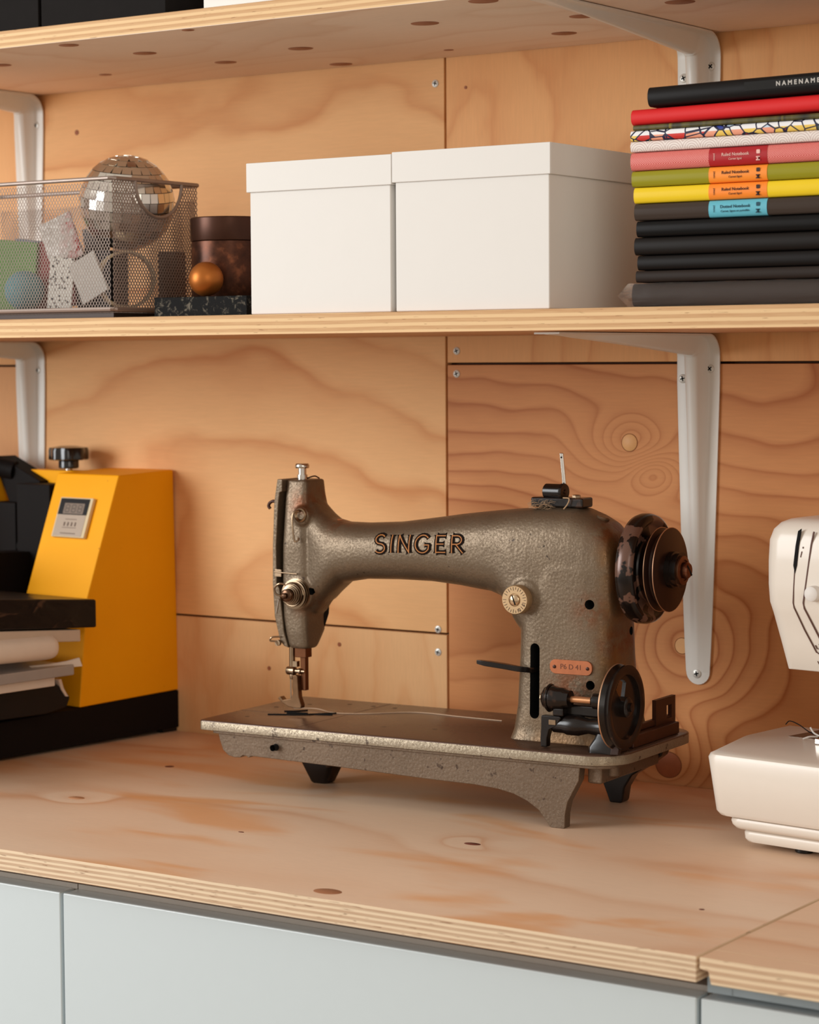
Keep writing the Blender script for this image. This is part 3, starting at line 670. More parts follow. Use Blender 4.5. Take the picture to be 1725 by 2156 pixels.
knob = MB(); ringk = []
for (r, z) in ((0.0210, 0.3032), (0.0226, 0.3042), (0.0226, 0.3140), (0.0216, 0.3172), (0.010, 0.3192), (0.001, 0.3196)):
    ringk.append([(-0.1215 + (r*(1-(0.085 if r > 0.012 else 0.0)*(0.5-0.5*cos(8*a)))**1)*cos(a), -0.0500 + (r*(1-(0.085 if r > 0.012 else 0)*(0.5-0.5*cos(8*a))))*sin(a), z) for a in [2*pi*k/64 for k in range(64)]])
knob.loft(ringk); knob.lathe([(0.0100, 0.2935), (0.0115, 0.2945), (0.0115, 0.302), (0.0110, 0.3036)], (-0.1215, -0.0500, 0), (0,0,1), 32)
kn_ = obj('knob', knob, plain('bakelite', (16, 15, 15), 0.14, coat=0.5), pr, angle=50)
obj('threaded_rod', MB().lathe([(0.0042, 0.2912), (0.0042, 0.2940)], (-0.1215, -0.0500, 0), (0,0,1), 16), CHROME, kn_)
# mechanism between the housings
me_ = MB().prism([(-0.2128, 0.3070), (-0.1425, 0.2795), (-0.150, 0.255), (-0.185, 0.235), (-0.2181, 0.2950)], 'y', -0.075, -0.050)
obj('lever_plate', me_, BLK, pr, bevel=0.0012)
obj('upright_plate', MB().box(-0.1600, -0.1040, -0.095, -0.055, 0.120, 0.2774), BLK, pr, bevel=0.0015)
obj('upright_plate', MB().box(-0.2080, -0.1680, -0.090, -0.060, 0.120, 0.2550), BLK, pr, bevel=0.0015)
obj('pivot_tube', MB().lathe([(0.014, 0), (0.014, 0.104)], (-0.2070, -0.075, 0.205), (1,0,0), 28), BLK, pr)
obj('lever_arm', MB().tube([(-0.19, -0.07, 0.290), (-0.26, -0.10, 0.305), (-0.33, -0.22, 0.33)], 0.011, 14), BLK, pr)
obj('upper_arm', MB().prism([(-0.09, 0.14), (-0.06, 0.20), (-0.185, 0.205), (-0.40, 0.225), (-0.40, 0.20), (-0.19, 0.172)], 'x', -0.172, -0.138), BLK, pr, bevel=0.0015)
# upper platen with taped film
m = NT('film_wrapped_black', 0.33, 0, 0.3); o_ = m.co(); X_ = m.sep(o_)
stk = m.noise(m.mp(o_, (8, 26, 60), rot=(0.9, 0, 0)), 1.0, 2, 0.5, 1.0)
m.base(m.mix(m.m_('MULTIPLY', m.gr(stk, 0.60, 0.70), 0.20), lin((26, 21, 20)), lin((150, 110, 84)))); m.bump(stk, 0.4, 0.004); m.put(m.b.inputs['Roughness'], 0.3)
obj('upper_platen', MB().prism([(-0.185, 0.1382), (-0.185, 0.1676), (-0.50, 0.1940), (-0.50, 0.1610)], 'x', -0.378, 0.068), m.m, pr, bevel=0.002)
BEI = plain('beige_pad', (196, 176, 156), 0.6, var=0.06); PAP = plain('rolled_paper', (222, 206, 190), 0.55, var=0.05); ALU = plain('grey_platen', (170, 164, 160), 0.38, 0.35, var=0.06)
obj('heating_plate', MB().prism([(-0.206, 0.1255), (-0.206, 0.1378), (-0.50, 0.1600), (-0.50, 0.1480)], 'x', -0.36, 0.066), BEI, pr, bevel=0.001)
rl = MB(); rings = []
for (d, s_) in ((-0.2385, 0.55), (-0.2400, 0.85), (-0.2435, 0.97), (-0.25, 1.0), (-0.50, 1.0)):
    zc = 0.1235 - (d+0.24)*0.03
    rings.append([(0.045 + 0.030*s_*(1 if cos(a) > 0 else 0.6)*math.copysign(abs(cos(a))**0.8, cos(a)), d, zc + 0.0145*s_*math.copysign(abs(sin(a))**0.8, sin(a))) for a in [2*pi*k/28 for k in range(28)]])
rl.loft(rings); obj('paper_roll', rl, PAP, pr, angle=60)
obj('lower_platen', MB().box(-0.36, 0.068, -0.50, -0.217, 0.0920, 0.1030), ALU, pr, bevel=0.0014)
obj('lower_pad', MB().box(-0.35, 0.055, -0.49, -0.232, 0.0812, 0.0905), PAP, pr, bevel=0.001)
fl_ = MB(); pts = [(0.050, -0.262, 0.1040), (0.056, -0.24, 0.1045), (0.062, -0.222, 0.1060), (0.066, -0.208, 0.1085)]
for i in range(3):
    p, q = Vector(pts[i]), Vector(pts[i+1]); w_ = 0.0015+0.004*i; w2 = 0.0015+0.004*(i+1); z = Vector((0,0,1))
    fl_.add([p, q, q-z*w2*0.6+Vector((0.004,0,0)), p-z*w_*0.6+Vector((0.004,0,0)), p+Vector((-0.001,0,0.0005)), q+Vector((-0.001,0,0.0005)), q-z*w2*0.6+Vector((0.003,0,0)), p-z*w_*0.6+Vector((0.003,0,0))], [(0,1,2,3), (4,7,6,5), (0,4,5,1), (2,6,7,3), (0,3,7,4), (1,5,6,2)])
obj('paper_flap', fl_, PAP, pr, smooth=False)
bl = MB().prism([(-0.50, 0.050), (-0.50, 0.079), (-0.205, 0.079), (-0.188, 0.072), (-0.178, 0.060), (-0.183, 0.050), (-0.21, 0.046)], 'x', -0.33, 0.018)
obj('rubber_pad', bl, plain('black_rubber', (14, 13, 15), 0.5), pr, bevel=0.002)
obj('film_strip', MB().prism([(-0.196, 0.0805), (-0.192, 0.070), (-0.186, 0.062), (-0.182, 0.0615), (-0.184, 0.0635), (-0.189, 0.0715), (-0.192, 0.0810)], 'x', 0.012, 0.0195), PAP, pr, smooth=False)
obj('support_bracket', MB().box(-0.20, -0.11, -0.46, -0.14, 0.036, 0.050), BLK, pr, bevel=0.001)
# timer on the slanted face
sU = Vector((0, 0.0497, 0.1325)).normalized(); sN = Vector((0, -sU.z, sU.y)); O0 = Vector((-0.0510, -0.1052, 0.2425)) + sN*0.0012
tm = MB().obox(O0+sN*0.0014, (0.0262, 0, 0), sU*0.0227, sN*0.0022)
tmo = obj('timer_unit', tm, plain('timer_cream', (216, 196, 156), 0.5, var=0.03), pr, bevel=0.0008)
P_ = lambda a, b, h: O0 + Vector((a, 0, 0)) + sU*b + sN*h
obj('timer_face', MB().obox(P_(-0.0012, -0.0095, 0.0037), (0.0228, 0, 0), sU*0.0122, sN*0.0002), plain('timer_grey', (178, 160, 142), 0.5), tmo, smooth=False)
scr = obj('display', MB().obox(P_(-0.0012, 0.0120, 0.0037), (0.0232, 0, 0), sU*0.0092, sN*0.0003), plain('display_dark', (34, 38, 42), 0.2), tmo, smooth=False)
obj('display_window', MB().obox(P_(-0.0002, 0.0098, 0.0041), (0.0160, 0, 0), sU*0.0060, sN*0.00012), plain('lcd', (128, 112, 98), 0.4), scr, smooth=False)
sg = MB()
for i in (-1, 0, 1):
    cx = -0.0002 + i*0.0100
    for (a, b, hx, hy) in ((0, 0.0040, 0.0026, 0.0004), (0, 0, 0.0024, 0.0004), (0, -0.0040, 0.0026, 0.0004), (-0.0030, 0.0020, 0.0004, 0.0017), (0.0030, 0.0020, 0.0004, 0.0017), (-0.0030, -0.0020, 0.0004, 0.0017), (0.0030, -0.0020, 0.0004, 0.0017)):
        sg.obox(P_(cx+a, 0.0098+b, 0.0043), (hx, 0, 0), sU*hy, sN*0.00005)
obj('digit_segments', sg, plain('lcd_segment', (62, 56, 54), 0.4), scr, smooth=False)
bt = MB()
for i in range(4): bt.obox(P_(-0.0092+i*0.0058, -0.0080, 0.0041), (0.0008, 0, 0), sU*0.0022, sN*0.0002)
bt.obox(P_(-0.0005, -0.0185, 0.0040), (0.012, 0, 0), sU*0.0004, sN*0.0001).obox(P_(-0.0005, -0.0120, 0.0040), (0.011, 0, 0), sU*0.00025, sN*0.0001).obox(P_(-0.0005, -0.0025, 0.0040), (0.009, 0, 0), sU*0.0003, sN*0.0001)
obj('button_row', bt, plain('timer_ink', (92, 70, 56), 0.5), tmo, smooth=False)

# =================================================================== WHITE SEWING MACHINE (right edge)
wm = thing('sewing_machine', 'modern white plastic sewing machine at the right edge', 'sewing machine', (0.4437, -0.2309, 0.0), radians(-7.2))
WHT = plain('white_abs', (226, 218, 206), 0.3, var=0.015, coat=0.15); WSEAM = plain('seam_dark', (92, 62, 52), 0.6)
def tier(name, z0, z1, x0a, x0b, ya, yb, r, bl=0.003, chamfer=True):
    rings = []
    n = 4
    for (t, ins) in [(0.0, bl), (0.15*bl/max(z1-z0, 1e-6), bl*0.45), (bl/(z1-z0), 0.0), (1-bl/(z1-z0), 0.0), (1-0.3*bl/(z1-z0), bl*0.35), (1.0, bl)]:
        z = z0+(z1-z0)*t; x0 = x0a+(x0b-x0a)*t + ins; y0 = ya+(yb-ya)*t + ins
        base = []
        for k in range(9):
            a = pi*1.5 - 0.5*pi*k/8; base.append((x0+r+r*cos(a), y0+r+r*sin(a)))
        base.append((x0-0.022*(1 if chamfer else 0), y0+0.095)); base.append((x0-0.022*(1 if chamfer else 0), 0.158-ins)); base.append((0.345-ins, 0.158-ins)); base.append((0.345-ins, y0))
        rings.append([(p[0], p[1], z) for p in base])
    o = obj(name, MB().loft(rings), WHT, wm, angle=42); return o
tier('base_shell', 0.0268, 0.0808, -0.0215, -0.0280, -0.0100, -0.0150, 0.014, 0.0042)
tier('base_skirt', 0.0165, 0.0268, -0.0075, -0.0105, -0.0045, -0.0060, 0.012, 0.0035, False)
tier('base_tray', 0.0055, 0.0165, 0.0020, 0.0010, 0.0005, 0.0, 0.010, 0.0030, False)
for (x, y) in ((0.0523, 0.020), (0.30, 0.02), (0.0523, 0.13), (0.30, 0.13)):
    obj('foot', MB().lathe([(0.007, 0), (0.008, 0.0010), (0.008, 0.0056)], (x, y, 0), (0,0,1), 20), BLACK, wm)
rings = []
for (z, x0, y0, y1, r) in ((0.1492, 0.0166, 0.047, 0.125, 0.006), (0.1500, 0.0160, 0.0460, 0.127, 0.008), (0.1739, 0.0100, 0.0395, 0.135, 0.014), (0.1978, 0.0052, 0.0320, 0.140, 0.018), (0.2070, 0.0036, 0.0290, 0.140, 0.018), (0.2220, 0.0025, 0.0285, 0.140, 0.018),
        (0.2422, 0.0024, 0.0285, 0.140, 0.018), (0.2600, 0.0032, 0.0290, 0.140, 0.018), (0.2690, 0.0060, 0.0310, 0.138, 0.018), (0.2745, 0.0110, 0.0350, 0.134, 0.017), (0.2775, 0.0180, 0.0410, 0.128, 0.014), (0.2788, 0.0260, 0.048, 0.12, 0.010)):
    rings.append([(p[0], p[1], z) for p in rrect(x0, 0.125 - (0.003 if z > 0.27 else 0), y0, y1, r, 8)])
obj('head_shell', MB().loft(rings), WHT, wm, angle=50)
obj('arm_shell', MB().box(0.10, 0.345, 0.032, 0.138, 0.19, 0.276), WHT, wm, bevel=0.012, bseg=4)
obj('column_shell', MB().box(0.235, 0.345, 0.030, 0.140, 0.078, 0.27), WHT, wm, bevel=0.012, bseg=4)
def fy(z):   # front face of the head
    return 0.0285 if z > 0.207 else 0.0285 + (0.207-z)/(0.207-0.150)*0.0175
def strip(name, pts, wd, mat, off=0.0003):
    mb = MB(); P = [Vector((x, fy(z)-off, z)) for x, z in pts]
    rr = []
    for i, p in enumerate(P):
        d = (P[min(i+1, len(P)-1)]-P[max(i-1, 0)]).normalized(); s = d.cross(Vector((0,1,0))).normalized()*wd/2
        rr.append([p-s, p+s, p+s+Vector((0, 0.0012, 0)), p-s+Vector((0, 0.0012, 0))])
    return obj(name, mb.loft(rr), mat, wm, smooth=False)
strip('cover_seam', [(0.0362, 0.2360), (0.0352, 0.2200), (0.0347, 0.2085), (0.0352, 0.2040), (0.0420, 0.1850), (0.0500, 0.1665), (0.0530, 0.1650)], 0.0009, WSEAM)
strip('cover_seam', [(0.0545, 0.2690), (0.0520, 0.2580), (0.0478, 0.2300), (0.0446, 0.2090), (0.0452, 0.2040), (0.0530, 0.1850), (0.0610, 0.1650), (0.0700, 0.1500)], 0.0012, WSEAM)
strip('cover_seam', [(0.0530, 0.1650), (0.0545, 0.1580), (0.0570, 0.1510)], 0.0008, WSEAM)
strip('cover_seam', [(0.0530, 0.1652), (0.0640, 0.1652)], 0.0008, WSEAM)
sl = MB().prism([(0.0395, 0.2690), (0.0425, 0.2710), (0.0400, 0.2560), (0.0385, 0.2400), (0.0365, 0.2330), (0.0350, 0.2400), (0.0370, 0.2560)], 'y', 0.0280, 0.0292)
obj('thread_slot', sl, DEEP, wm, smooth=False)
kb_ = MB().lathe([(0.0, -0.0075), (0.0045, -0.0072), (0.0062, -0.0060), (0.0066, -0.003), (0.0066, 0.002)], (0.0560, 0.0275, 0.2175), (0,1,0), 32)
obj('tension_button', kb_, WHITEP, wm)
strip('arrow_mark', [(0.0430, 0.2520), (0.0418, 0.2470)], 0.0007, WSEAM); strip('arrow_mark', [(0.0442, 0.2560), (0.0440, 0.2545)], 0.0007, WSEAM)
strip('hook_mark', [(0.0500, 0.1725), (0.0512, 0.1695), (0.0545, 0.1695), (0.0540, 0.1740)], 0.0006, WSEAM)
strip('arrow_mark', [(0.0498, 0.1585), (0.0512, 0.1555)], 0.0006, WSEAM)
obj('needle_plate', MB().prism([(-0.0144, 0.1010), (0.0800, 0.1010), (0.0800, 0.1500), (-0.0100, 0.1500)], 'z', 0.0805, 0.0812), plain('plate_grey', (120, 104, 92), 0.35, 0.6), wm, smooth=False)
obj('loose_thread', MB().tube(spl([(-0.028, 0.118, 0.0880), (-0.0235, 0.118, 0.0915), (-0.012, 0.115, 0.0895), (0.002, 0.110, 0.0850), (0.020, 0.106, 0.0822)], 6), 0.0005, 6), BLACK, wm)
obj('white_thread', MB().tube(spl([(0.006, 0.104, 0.0905), (0.0095, 0.104, 0.0860), (0.016, 0.104, 0.0835)], 5), 0.0008, 6).tube(spl([(0.006, 0.092, 0.0818), (0.010, 0.097, 0.0835), (0.014, 0.103, 0.0830)], 5), 0.0008, 6), WHITEP, wm)
pf_ = MB().tube([(0.045, 0.085, 0.0812), (0.045, 0.085, 0.150)], 0.003, 12).obox((0.040, 0.085, 0.0835), (0.014, 0, 0), (0, 0.006, 0), (0, 0, 0.002))
obj('presser_foot', pf_, CHROME, wm)

# =================================================================== VINTAGE SEWING MACHINE
ms = thing('sewing_machine', 'vintage grey cast-iron sewing machine on short legs, rusty and worn', 'sewing machine', (0.266, -0.230, 0.0), radians(3.0))
def hammered(name, lo, hi, worn=0.0, rust=True, rough=0.36):
    m = NT(name, rough+0.02, 0.5, 0.6); o = m.co(); X = m.sep(o)
    n1 = m.noise(o, 420, 3, 0.6); v = m.vor(m.mp(o, (1,1,1)), 420, 'SMOOTH_F1')
    crk = m.gr(m.m_('ABSOLUTE', m.m_('SUBTRACT', m.noise(o, 420, 2, 0.6, 1.0), 0.5)), 0.0, 0.030)
    c = m.mix(m.noise(o, 22, 3), lin(lo), lin(hi))
    c = m.mix(m.m_('MULTIPLY_ADD', crk, -0.55, 0.55), c, lin((70, 56, 42)))
    pit = m.gr(m.noise(o, 150, 2), 0.70, 0.76); c = m.mix(m.m_('MULTIPLY', pit, 0.8), c, lin((44, 32, 24)))
    if rust:
        # ageing stains: yellowed varnish down the right side and foot of the column, rust round fixings
        def spot(x, z, r, y=None):
            d = m.m_('ADD', m.m_('POWER', m.m_('ABSOLUTE', m.m_('SUBTRACT', X[0], x)), 2.0), m.m_('POWER', m.m_('ABSOLUTE', m.m_('SUBTRACT', X[2], z)), 2.0))
            return m.m_('POWER', 2.718, m.m_('MULTIPLY', d, -1.0/(r*r)))
        big = m.noise(o, 32, 4, 0.6)
        e = m.gr(m.m_('ADD', X[0], m.m_('MULTIPLY', big, 0.03)), 0.030, 0.058)
        low = m.gr(m.m_('ADD', X[2], m.m_('MULTIPLY', big, 0.05)), 0.135, 0.090)
        low = m.m_('MULTIPLY', low, m.gr(X[0], -0.08, 0.0))
        y = m.m_('MULTIPLY', m.m_('MAXIMUM', e, m.m_('MULTIPLY', low, 0.8)), m.gr(big, 0.25, 0.6))
        c = m.mix(m.m_('MULTIPLY', y, 0.8), c, lin((134, 92, 44)))
        s = None
        for (x, z, r) in ((0.0169, 0.190, 0.014), (-0.3040, 0.276, 0.012), (0.0, 0.120, 0.020), (-0.30, 0.183, 0.013), (-0.262, 0.262, 0.012), (0.03, 0.262, 0.014), (0.036, 0.160, 0.012)):
            q = spot(x, z, r); s = q if s is None else m.m_('MAXIMUM', s, q)
        s = m.m_('MULTIPLY', s, m.gr(m.noise(o, 90, 3, 0.6), 0.32, 0.60))
        c = m.mix(m.m_('MULTIPLY', s, 0.85), c, lin((112, 60, 26)))
    if worn:
        wn_ = m.gr(m.noise(o, 75, 4, 0.7), 0.60-worn*0.1, 0.64-worn*0.1); c = m.mix(m.m_('MULTIPLY', wn_, 0.8), c, lin((62, 46, 36)))
    m.base(c); m.bump(m.m_('ADD', m.m_('MULTIPLY', v, 1.0), m.m_('MULTIPLY', crk, 0.5)), 0.32, 0.0006)
    return m.m
HAM = hammered('hammered_grey', (98, 82, 64), (130, 113, 92)); HAMB = hammered('hammered_bed', (102, 86, 70), (124, 106, 88), worn=-0.3, rust=False)
RIM = hammered('hammered_rim', (134, 120, 100), (158, 144, 122), worn=-0.2, rust=False)
m = NT('bed_top_worn', 0.24, 0.25, 0.6); o_ = m.co(); n_ = m.noise(o_, 14, 4, 0.55); sc_ = m.gr(m.noise(o_, 130, 4, 0.65), 0.68, 0.72)
m.base(m.mix(m.m_('MULTIPLY', sc_, 0.8), m.mix(n_, lin((74, 52, 42)), lin((92, 68, 54))), lin((38, 26, 22)))); m.put(m.b.inputs['Roughness'], m.m_('MULTIPLY_ADD', n_, 0.25, 0.15)); m.bump(m.noise(o_, 200, 2), 0.06, 0.0006); BEDT = m.m
m = NT('black_japanned', 0.2, 0.0, 0.6); o_ = m.co(); n_ = m.noise(o_, 60, 3); wr = m.gr(m.noise(o_, 45, 3, 0.55), 0.60, 0.66)
m.base(m.mix(m.m_('MULTIPLY', wr, 0.35), lin((22, 16, 14)), lin((96, 64, 46)))); m.put(m.b.inputs['Roughness'], m.m_('MULTIPLY_ADD', n_, 0.25, 0.10)); JAP = m.m
m = NT('worn_wheel', 0.25, 0.15, 0.6); o_ = m.co(); wr = m.gr(m.noise(o_, 48, 3, 0.5), 0.50, 0.53)
m.base(m.mix(wr, lin((22, 16, 14)), lin((104, 76, 64)))); WRN = m.m
BRN = plain('brown_metal', (66, 36, 24), 0.4, 0.3, var=0.3, scale=50); EDG = plain('bare_edge', (190, 150, 120), 0.35, 0.8)
# bed
out = rrect(-0.380, 0.066, -0.0185, 0.159, (0.004, 0.034, 0.030, 0.005), 10)
ins = lambda d: rrect(-0.380+d, 0.066-d, -0.0185+d, 0.159-d, (0.004, 0.034, 0.030, 0.005), 10)
bd = MB().loft([[(x, y, z) for x, y in ins(d)] for z, d in ((0.0588, 0.0012), (0.0594, 0.0), (0.0674, 0.0), (0.0683, 0.0006))])
obj('bed_plate', bd, RIM, ms, angle=50)
obj('bed_top', MB().loft([[(x, y, z) for x, y in ins(d)] for z, d in ((0.0674, 0.0), (0.0682, 0.0002), (0.0688, 0.0010))]), BEDT, ms, angle=50)
# skirt with front leg
ap = [(-0.3620, 0.0588), (-0.3600, 0.0500), (-0.3560, 0.0400), (-0.3500, 0.0355), (-0.3430, 0.0340), (-0.3360, 0.0345), (-0.3330, 0.0368), (-0.3290, 0.0362), (-0.326, 0.0350), (-0.3235, 0.0368),
      (-0.2310, 0.0350), (-0.1278, 0.0321), (-0.0780, 0.0313), (-0.0536, 0.0295), (-0.038, 0.0265), (-0.0247, 0.0215), (-0.0130, 0.0145), (-0.0060, 0.0060), (-0.0020, 0.0010), (0.0000, 0.0000),
      (0.0120, 0.0000), (0.0130, 0.0010), (0.0135, 0.0130), (0.0160, 0.0240), (0.0210, 0.0330), (0.0270, 0.0440), (0.0285, 0.0588)]
obj('front_skirt', MB().prism(ap, 'y', -0.0125, -0.0015), HAMB, ms, bevel=0.0016, bseg=2)
obj('skirt_lip', MB().prism(rrect(-0.3665, 0.058, -0.0150, 0.154, (0.002, 0.02, 0.02, 0.002)), 'z', 0.0560, 0.0590), HAMB, ms, bevel=0.0006)
bp = [(-0.3600, 0.0588), (-0.352, 0.036), (-0.05, 0.034), (-0.028, 0.030), (-0.0150, 0.020), (-0.0100, 0.008), (-0.0070, 0.0), (0.0050, 0.0), (0.0065, 0.0030), (0.0085, 0.015), (0.0160, 0.0270), (0.036, 0.040), (0.046, 0.048), (0.0500, 0.0588)]
obj('rear_skirt', MB().prism(bp, 'y', 0.1180, 0.1340), JAP, ms, bevel=0.0016, bseg=2)
obj('end_skirt', MB().prism([(-0.0015, 0.0588), (-0.0015, 0.0405), (0.118, 0.0405), (0.118, 0.0588)], 'x', 0.030, 0.044), HAMB, ms, bevel=0.002)
obj('end_skirt', MB().prism([(-0.0015, 0.0588), (-0.0015, 0.0405), (0.118, 0.0405), (0.118, 0.0588)], 'x', -0.352, -0.342), HAMB, ms, bevel=0.002)
obj('bed_boss', MB().lathe([(0.0, 0.0), (0.0060, 0.0), (0.0070, 0.001), (0.0070, 0.014)], (0.044, 0.020, 0.0450), (0,0,1), 20), HAMB, ms)
lg = MB().loft([[(x, y, z) for x, y in rrect(-0.2985-a, -0.2985+a, 0.075-b, 0.075+b, 0.004)] for z, a, b in ((0.0, 0.0085, 0.0080), (0.0015, 0.0100, 0.0090), (0.030, 0.0220, 0.016), (0.0588, 0.0240, 0.018))])
obj('leg', lg, JAP, ms, angle=50)
obj('screw_hole', MB().lathe([(0.0, 0.0), (0.0034, 0.0), (0.0030, 0.0003), (0.0030, 0.006)], (-0.2942, -0.01262, 0.0478), (0,-1,0), 20, cap=False).lathe([(0.0, 0.0), (0.0031, 0.0)], (-0.2942, -0.01265, 0.0478), (0,-1,0), 20, cap=False), DEEP, ms, smooth=False)

# main casting: lofts fused by a voxel remesh
ST = [(-0.299,.2800,.166,.048,.091,4.0), (-0.293,.2735,.170,.045,.093,3.6), (-0.286,.2672,.180,.043,.094,3.2), (-0.277,.2615,.188,.041,.094,2.9), (-0.262,.2585,.200,.040,.094,2.5), (-0.237,.2584,.2043,.039,.094,2.35), (-0.199,.2606,.2055,.037,.095,2.3),
      (-0.163,.2655,.2053,.036,.096,2.3), (-0.132,.2700,.2030,.035,.097,2.4), (-0.1116,.2725,.2005,.034,.098,2.5), (-0.0965,.2742,.1990,.033,.098,2.6), (-0.083,.2756,.1945,.032,.099,2.7), (-0.073,.2766,.1840,.031,.100,2.9), (-0.066,.2772,.170,.030,.100,3.0),
      (-0.050,.2786,.150,.029,.100,3.1), (-0.030,.2802,.150,.029,.100,3.1), (-0.006,.2796,.150,.029,.100,3.1), (0.010,.2735,.150,.029,.100,3.1), (0.022,.2670,.155,.030,.099,3.1), (0.030,.2580,.165,.032,.097,3.1), (0.0345,.2480,.175,.035,.094,3.1), (0.0360,.2400,.185,.040,.090,3)]
arm = MB().loft([[(s[0], a, b) for a, b in sup(s[3], s[4], s[2], s[1], s[5], 56)] for s in ST])
SC_ = [(.0670,-.0675,.0460,.024,.110,8), (.0720,-.0655,.0445,.0255,.107,8), (.0780,-.0640,.0430,.0265,.104,7), (.100,-.0610,.0400,.0270,.101,6), (.120,-.0600,.0360,.0275,.100,6), (.145,-.0592,.0345,.0280,.100,5.5), (.170,-.0590,.0340,.0280,.100,5), (.195,-.0585,.0340,.0280,.100,4.5), (.225,-.050,.0345,.0285,.100,4), (.245,-.040,.033,.031,.097,3.5)]
colm = MB().loft([[(a, b, s[0]) for a, b in sup(s[1], s[2], s[3], s[4], s[5], 56)] for s in SC_])
HD = [(.1345,-.318,-.297,.046,.066,4), (.137,-.3195,-.2960,.045,.069,4.5), (.150,-.323,-.2965,.044,.082,5), (.165,-.3255,-.297,.044,.092,5.5), (.190,-.3265,-.296,.044,.094,5.5), (.212,-.3270,-.293,.044,.094,5), (.235,-.3265,-.293,.044,.094,5), (.260,-.3255,-.294,.046,.092,5.0), (.272,-.3252,-.2965,.048,.090,5.5), (.285,-.3250,-.2985,.050,.088,6), (.2975,-.3250,-.2998,.052,.087,7), (.2985,-.3245,-.3003,.0525,.0865,7)]
head = MB().loft([[(a, b, s[0]) for a, b in sup(s[1], s[2], s[3], s[4], s[5], 56)] for s in HD])
boss = MB().lathe([(0.0150, -0.012), (0.0150, 0.010), (0.0125, 0.0130), (0.0, 0.0130)], (-0.0480, 0.0400, 0.2010), (0,-1,0), 40)
boss2 = MB().lathe([(0.017, -0.008), (0.0165, 0.001), (0.0145, 0.0030), (0.0, 0.0030)], (-0.3055, 0.0460, 0.1885), (0,-1,0), 40)
boss3 = MB().lathe([(0.010, -0.008), (0.009, 0.002), (0.0075, 0.0030), (0.0, 0.0030)], (-0.3010, 0.0460, 0.2640), (0,-1,0), 40)
boss4 = MB().lathe([(0.022, -0.012), (0.020, 0.006), (0.019, 0.008), (0.0, 0.008)], (0.0330, 0.0650, 0.2262), (1,0,0), 40)
tmp = MB()
for q in (arm, colm, head, boss, boss2, boss3, boss4):
    k = len(tmp.v); tmp.v += q.v; tmp.f += [tuple(i+k for i in f) for f in q.f]; tmp.mi += q.mi
co = bpy.data.objects.new('c', tmp.mesh('c')); COL.objects.link(co)
rm_ = co.modifiers.new('r', 'REMESH'); rm_.mode = 'VOXEL'; rm_.voxel_size = 0.00125
sm_ = co.modifiers.new('s', 'SMOOTH'); sm_.iterations = 14; sm_.factor = 0.5
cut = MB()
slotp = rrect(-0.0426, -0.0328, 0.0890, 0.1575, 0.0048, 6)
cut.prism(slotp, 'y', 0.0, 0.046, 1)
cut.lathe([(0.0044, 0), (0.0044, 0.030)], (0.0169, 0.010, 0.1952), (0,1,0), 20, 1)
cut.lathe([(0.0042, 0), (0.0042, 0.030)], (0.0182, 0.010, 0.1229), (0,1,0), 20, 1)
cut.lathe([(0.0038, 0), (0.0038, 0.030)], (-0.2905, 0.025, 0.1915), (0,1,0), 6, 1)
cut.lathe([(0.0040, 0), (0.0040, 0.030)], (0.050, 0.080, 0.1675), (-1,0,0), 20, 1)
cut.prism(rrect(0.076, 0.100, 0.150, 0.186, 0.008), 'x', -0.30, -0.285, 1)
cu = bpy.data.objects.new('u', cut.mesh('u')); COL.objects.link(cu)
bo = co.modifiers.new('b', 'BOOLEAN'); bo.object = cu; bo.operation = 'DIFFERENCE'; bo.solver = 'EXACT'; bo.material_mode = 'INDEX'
co.data.materials.append(HAM); co.data.materials.append(DEEP); cu.data.materials.append(HAM); cu.data.materials.append(DEEP)  # cut faces coloured near-black, painting in the shade inside holes and slot
bpy.context.view_layer.update()
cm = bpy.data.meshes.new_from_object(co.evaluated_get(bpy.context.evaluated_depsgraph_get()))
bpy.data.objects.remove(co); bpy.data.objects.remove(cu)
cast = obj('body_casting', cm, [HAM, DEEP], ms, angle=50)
bmt = bmesh.new(); bmt.from_mesh(cm); bmesh.ops.triangulate(bmt, faces=bmt.faces); TREE = BVHTree.FromBMesh(bmt); bmt.free()
def surf(u, z, d=0.0):
    h = TREE.ray_cast(Vector((u, -0.2, z)), Vector((0, 1, 0)))
    return (h[0].y if h[0] is not None else 0.04) - d

# face plate at the needle end
fo = [(-0.3295, .2990), (-0.3335, .2760), (-0.3356, .2345), (-0.3361, .1975), (-0.3342, .1650), (-0.3280, .1410), (-0.3235, .1365)]
fi = [(-0.3185, .1350), (-0.3235, .1500), (-0.3262, .1750), (-0.3282, .1920), (-0.3315, .1975), (-0.3316, .2345), (-0.3285, .2760), (-0.3270, .2860), (-0.3240, .2870), (-0.3235, .2990)]
obj('face_plate', MB().prism(fo+fi, 'y', 0.0455, 0.0880), HAM, ms, bevel=0.0008)
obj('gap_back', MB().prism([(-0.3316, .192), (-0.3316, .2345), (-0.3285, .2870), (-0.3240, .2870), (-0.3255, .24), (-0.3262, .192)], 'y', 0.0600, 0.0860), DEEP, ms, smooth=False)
obj('slot_tab', MB().prism([(-0.3330, .2040), (-0.3330, .2115), (-0.3255, .2110), (-0.3255, .2040)], 'y', 0.0450, 0.060), STEEL, ms, bevel=0.0003)
pk = MB().lathe([(0.0052, 0.2975), (0.0052, 0.3030), (0.0040, 0.3032), (0.0040, 0.3090), (0.0066, 0.3093), (0.0070, 0.3102), (0.0070, 0.3122), (0.0060, 0.3138), (0.0, 0.3140)], (-0.3130, 0.0650, 0), (0,0,1), 32)
obj('pressure_screw', pk, CHROME, ms)
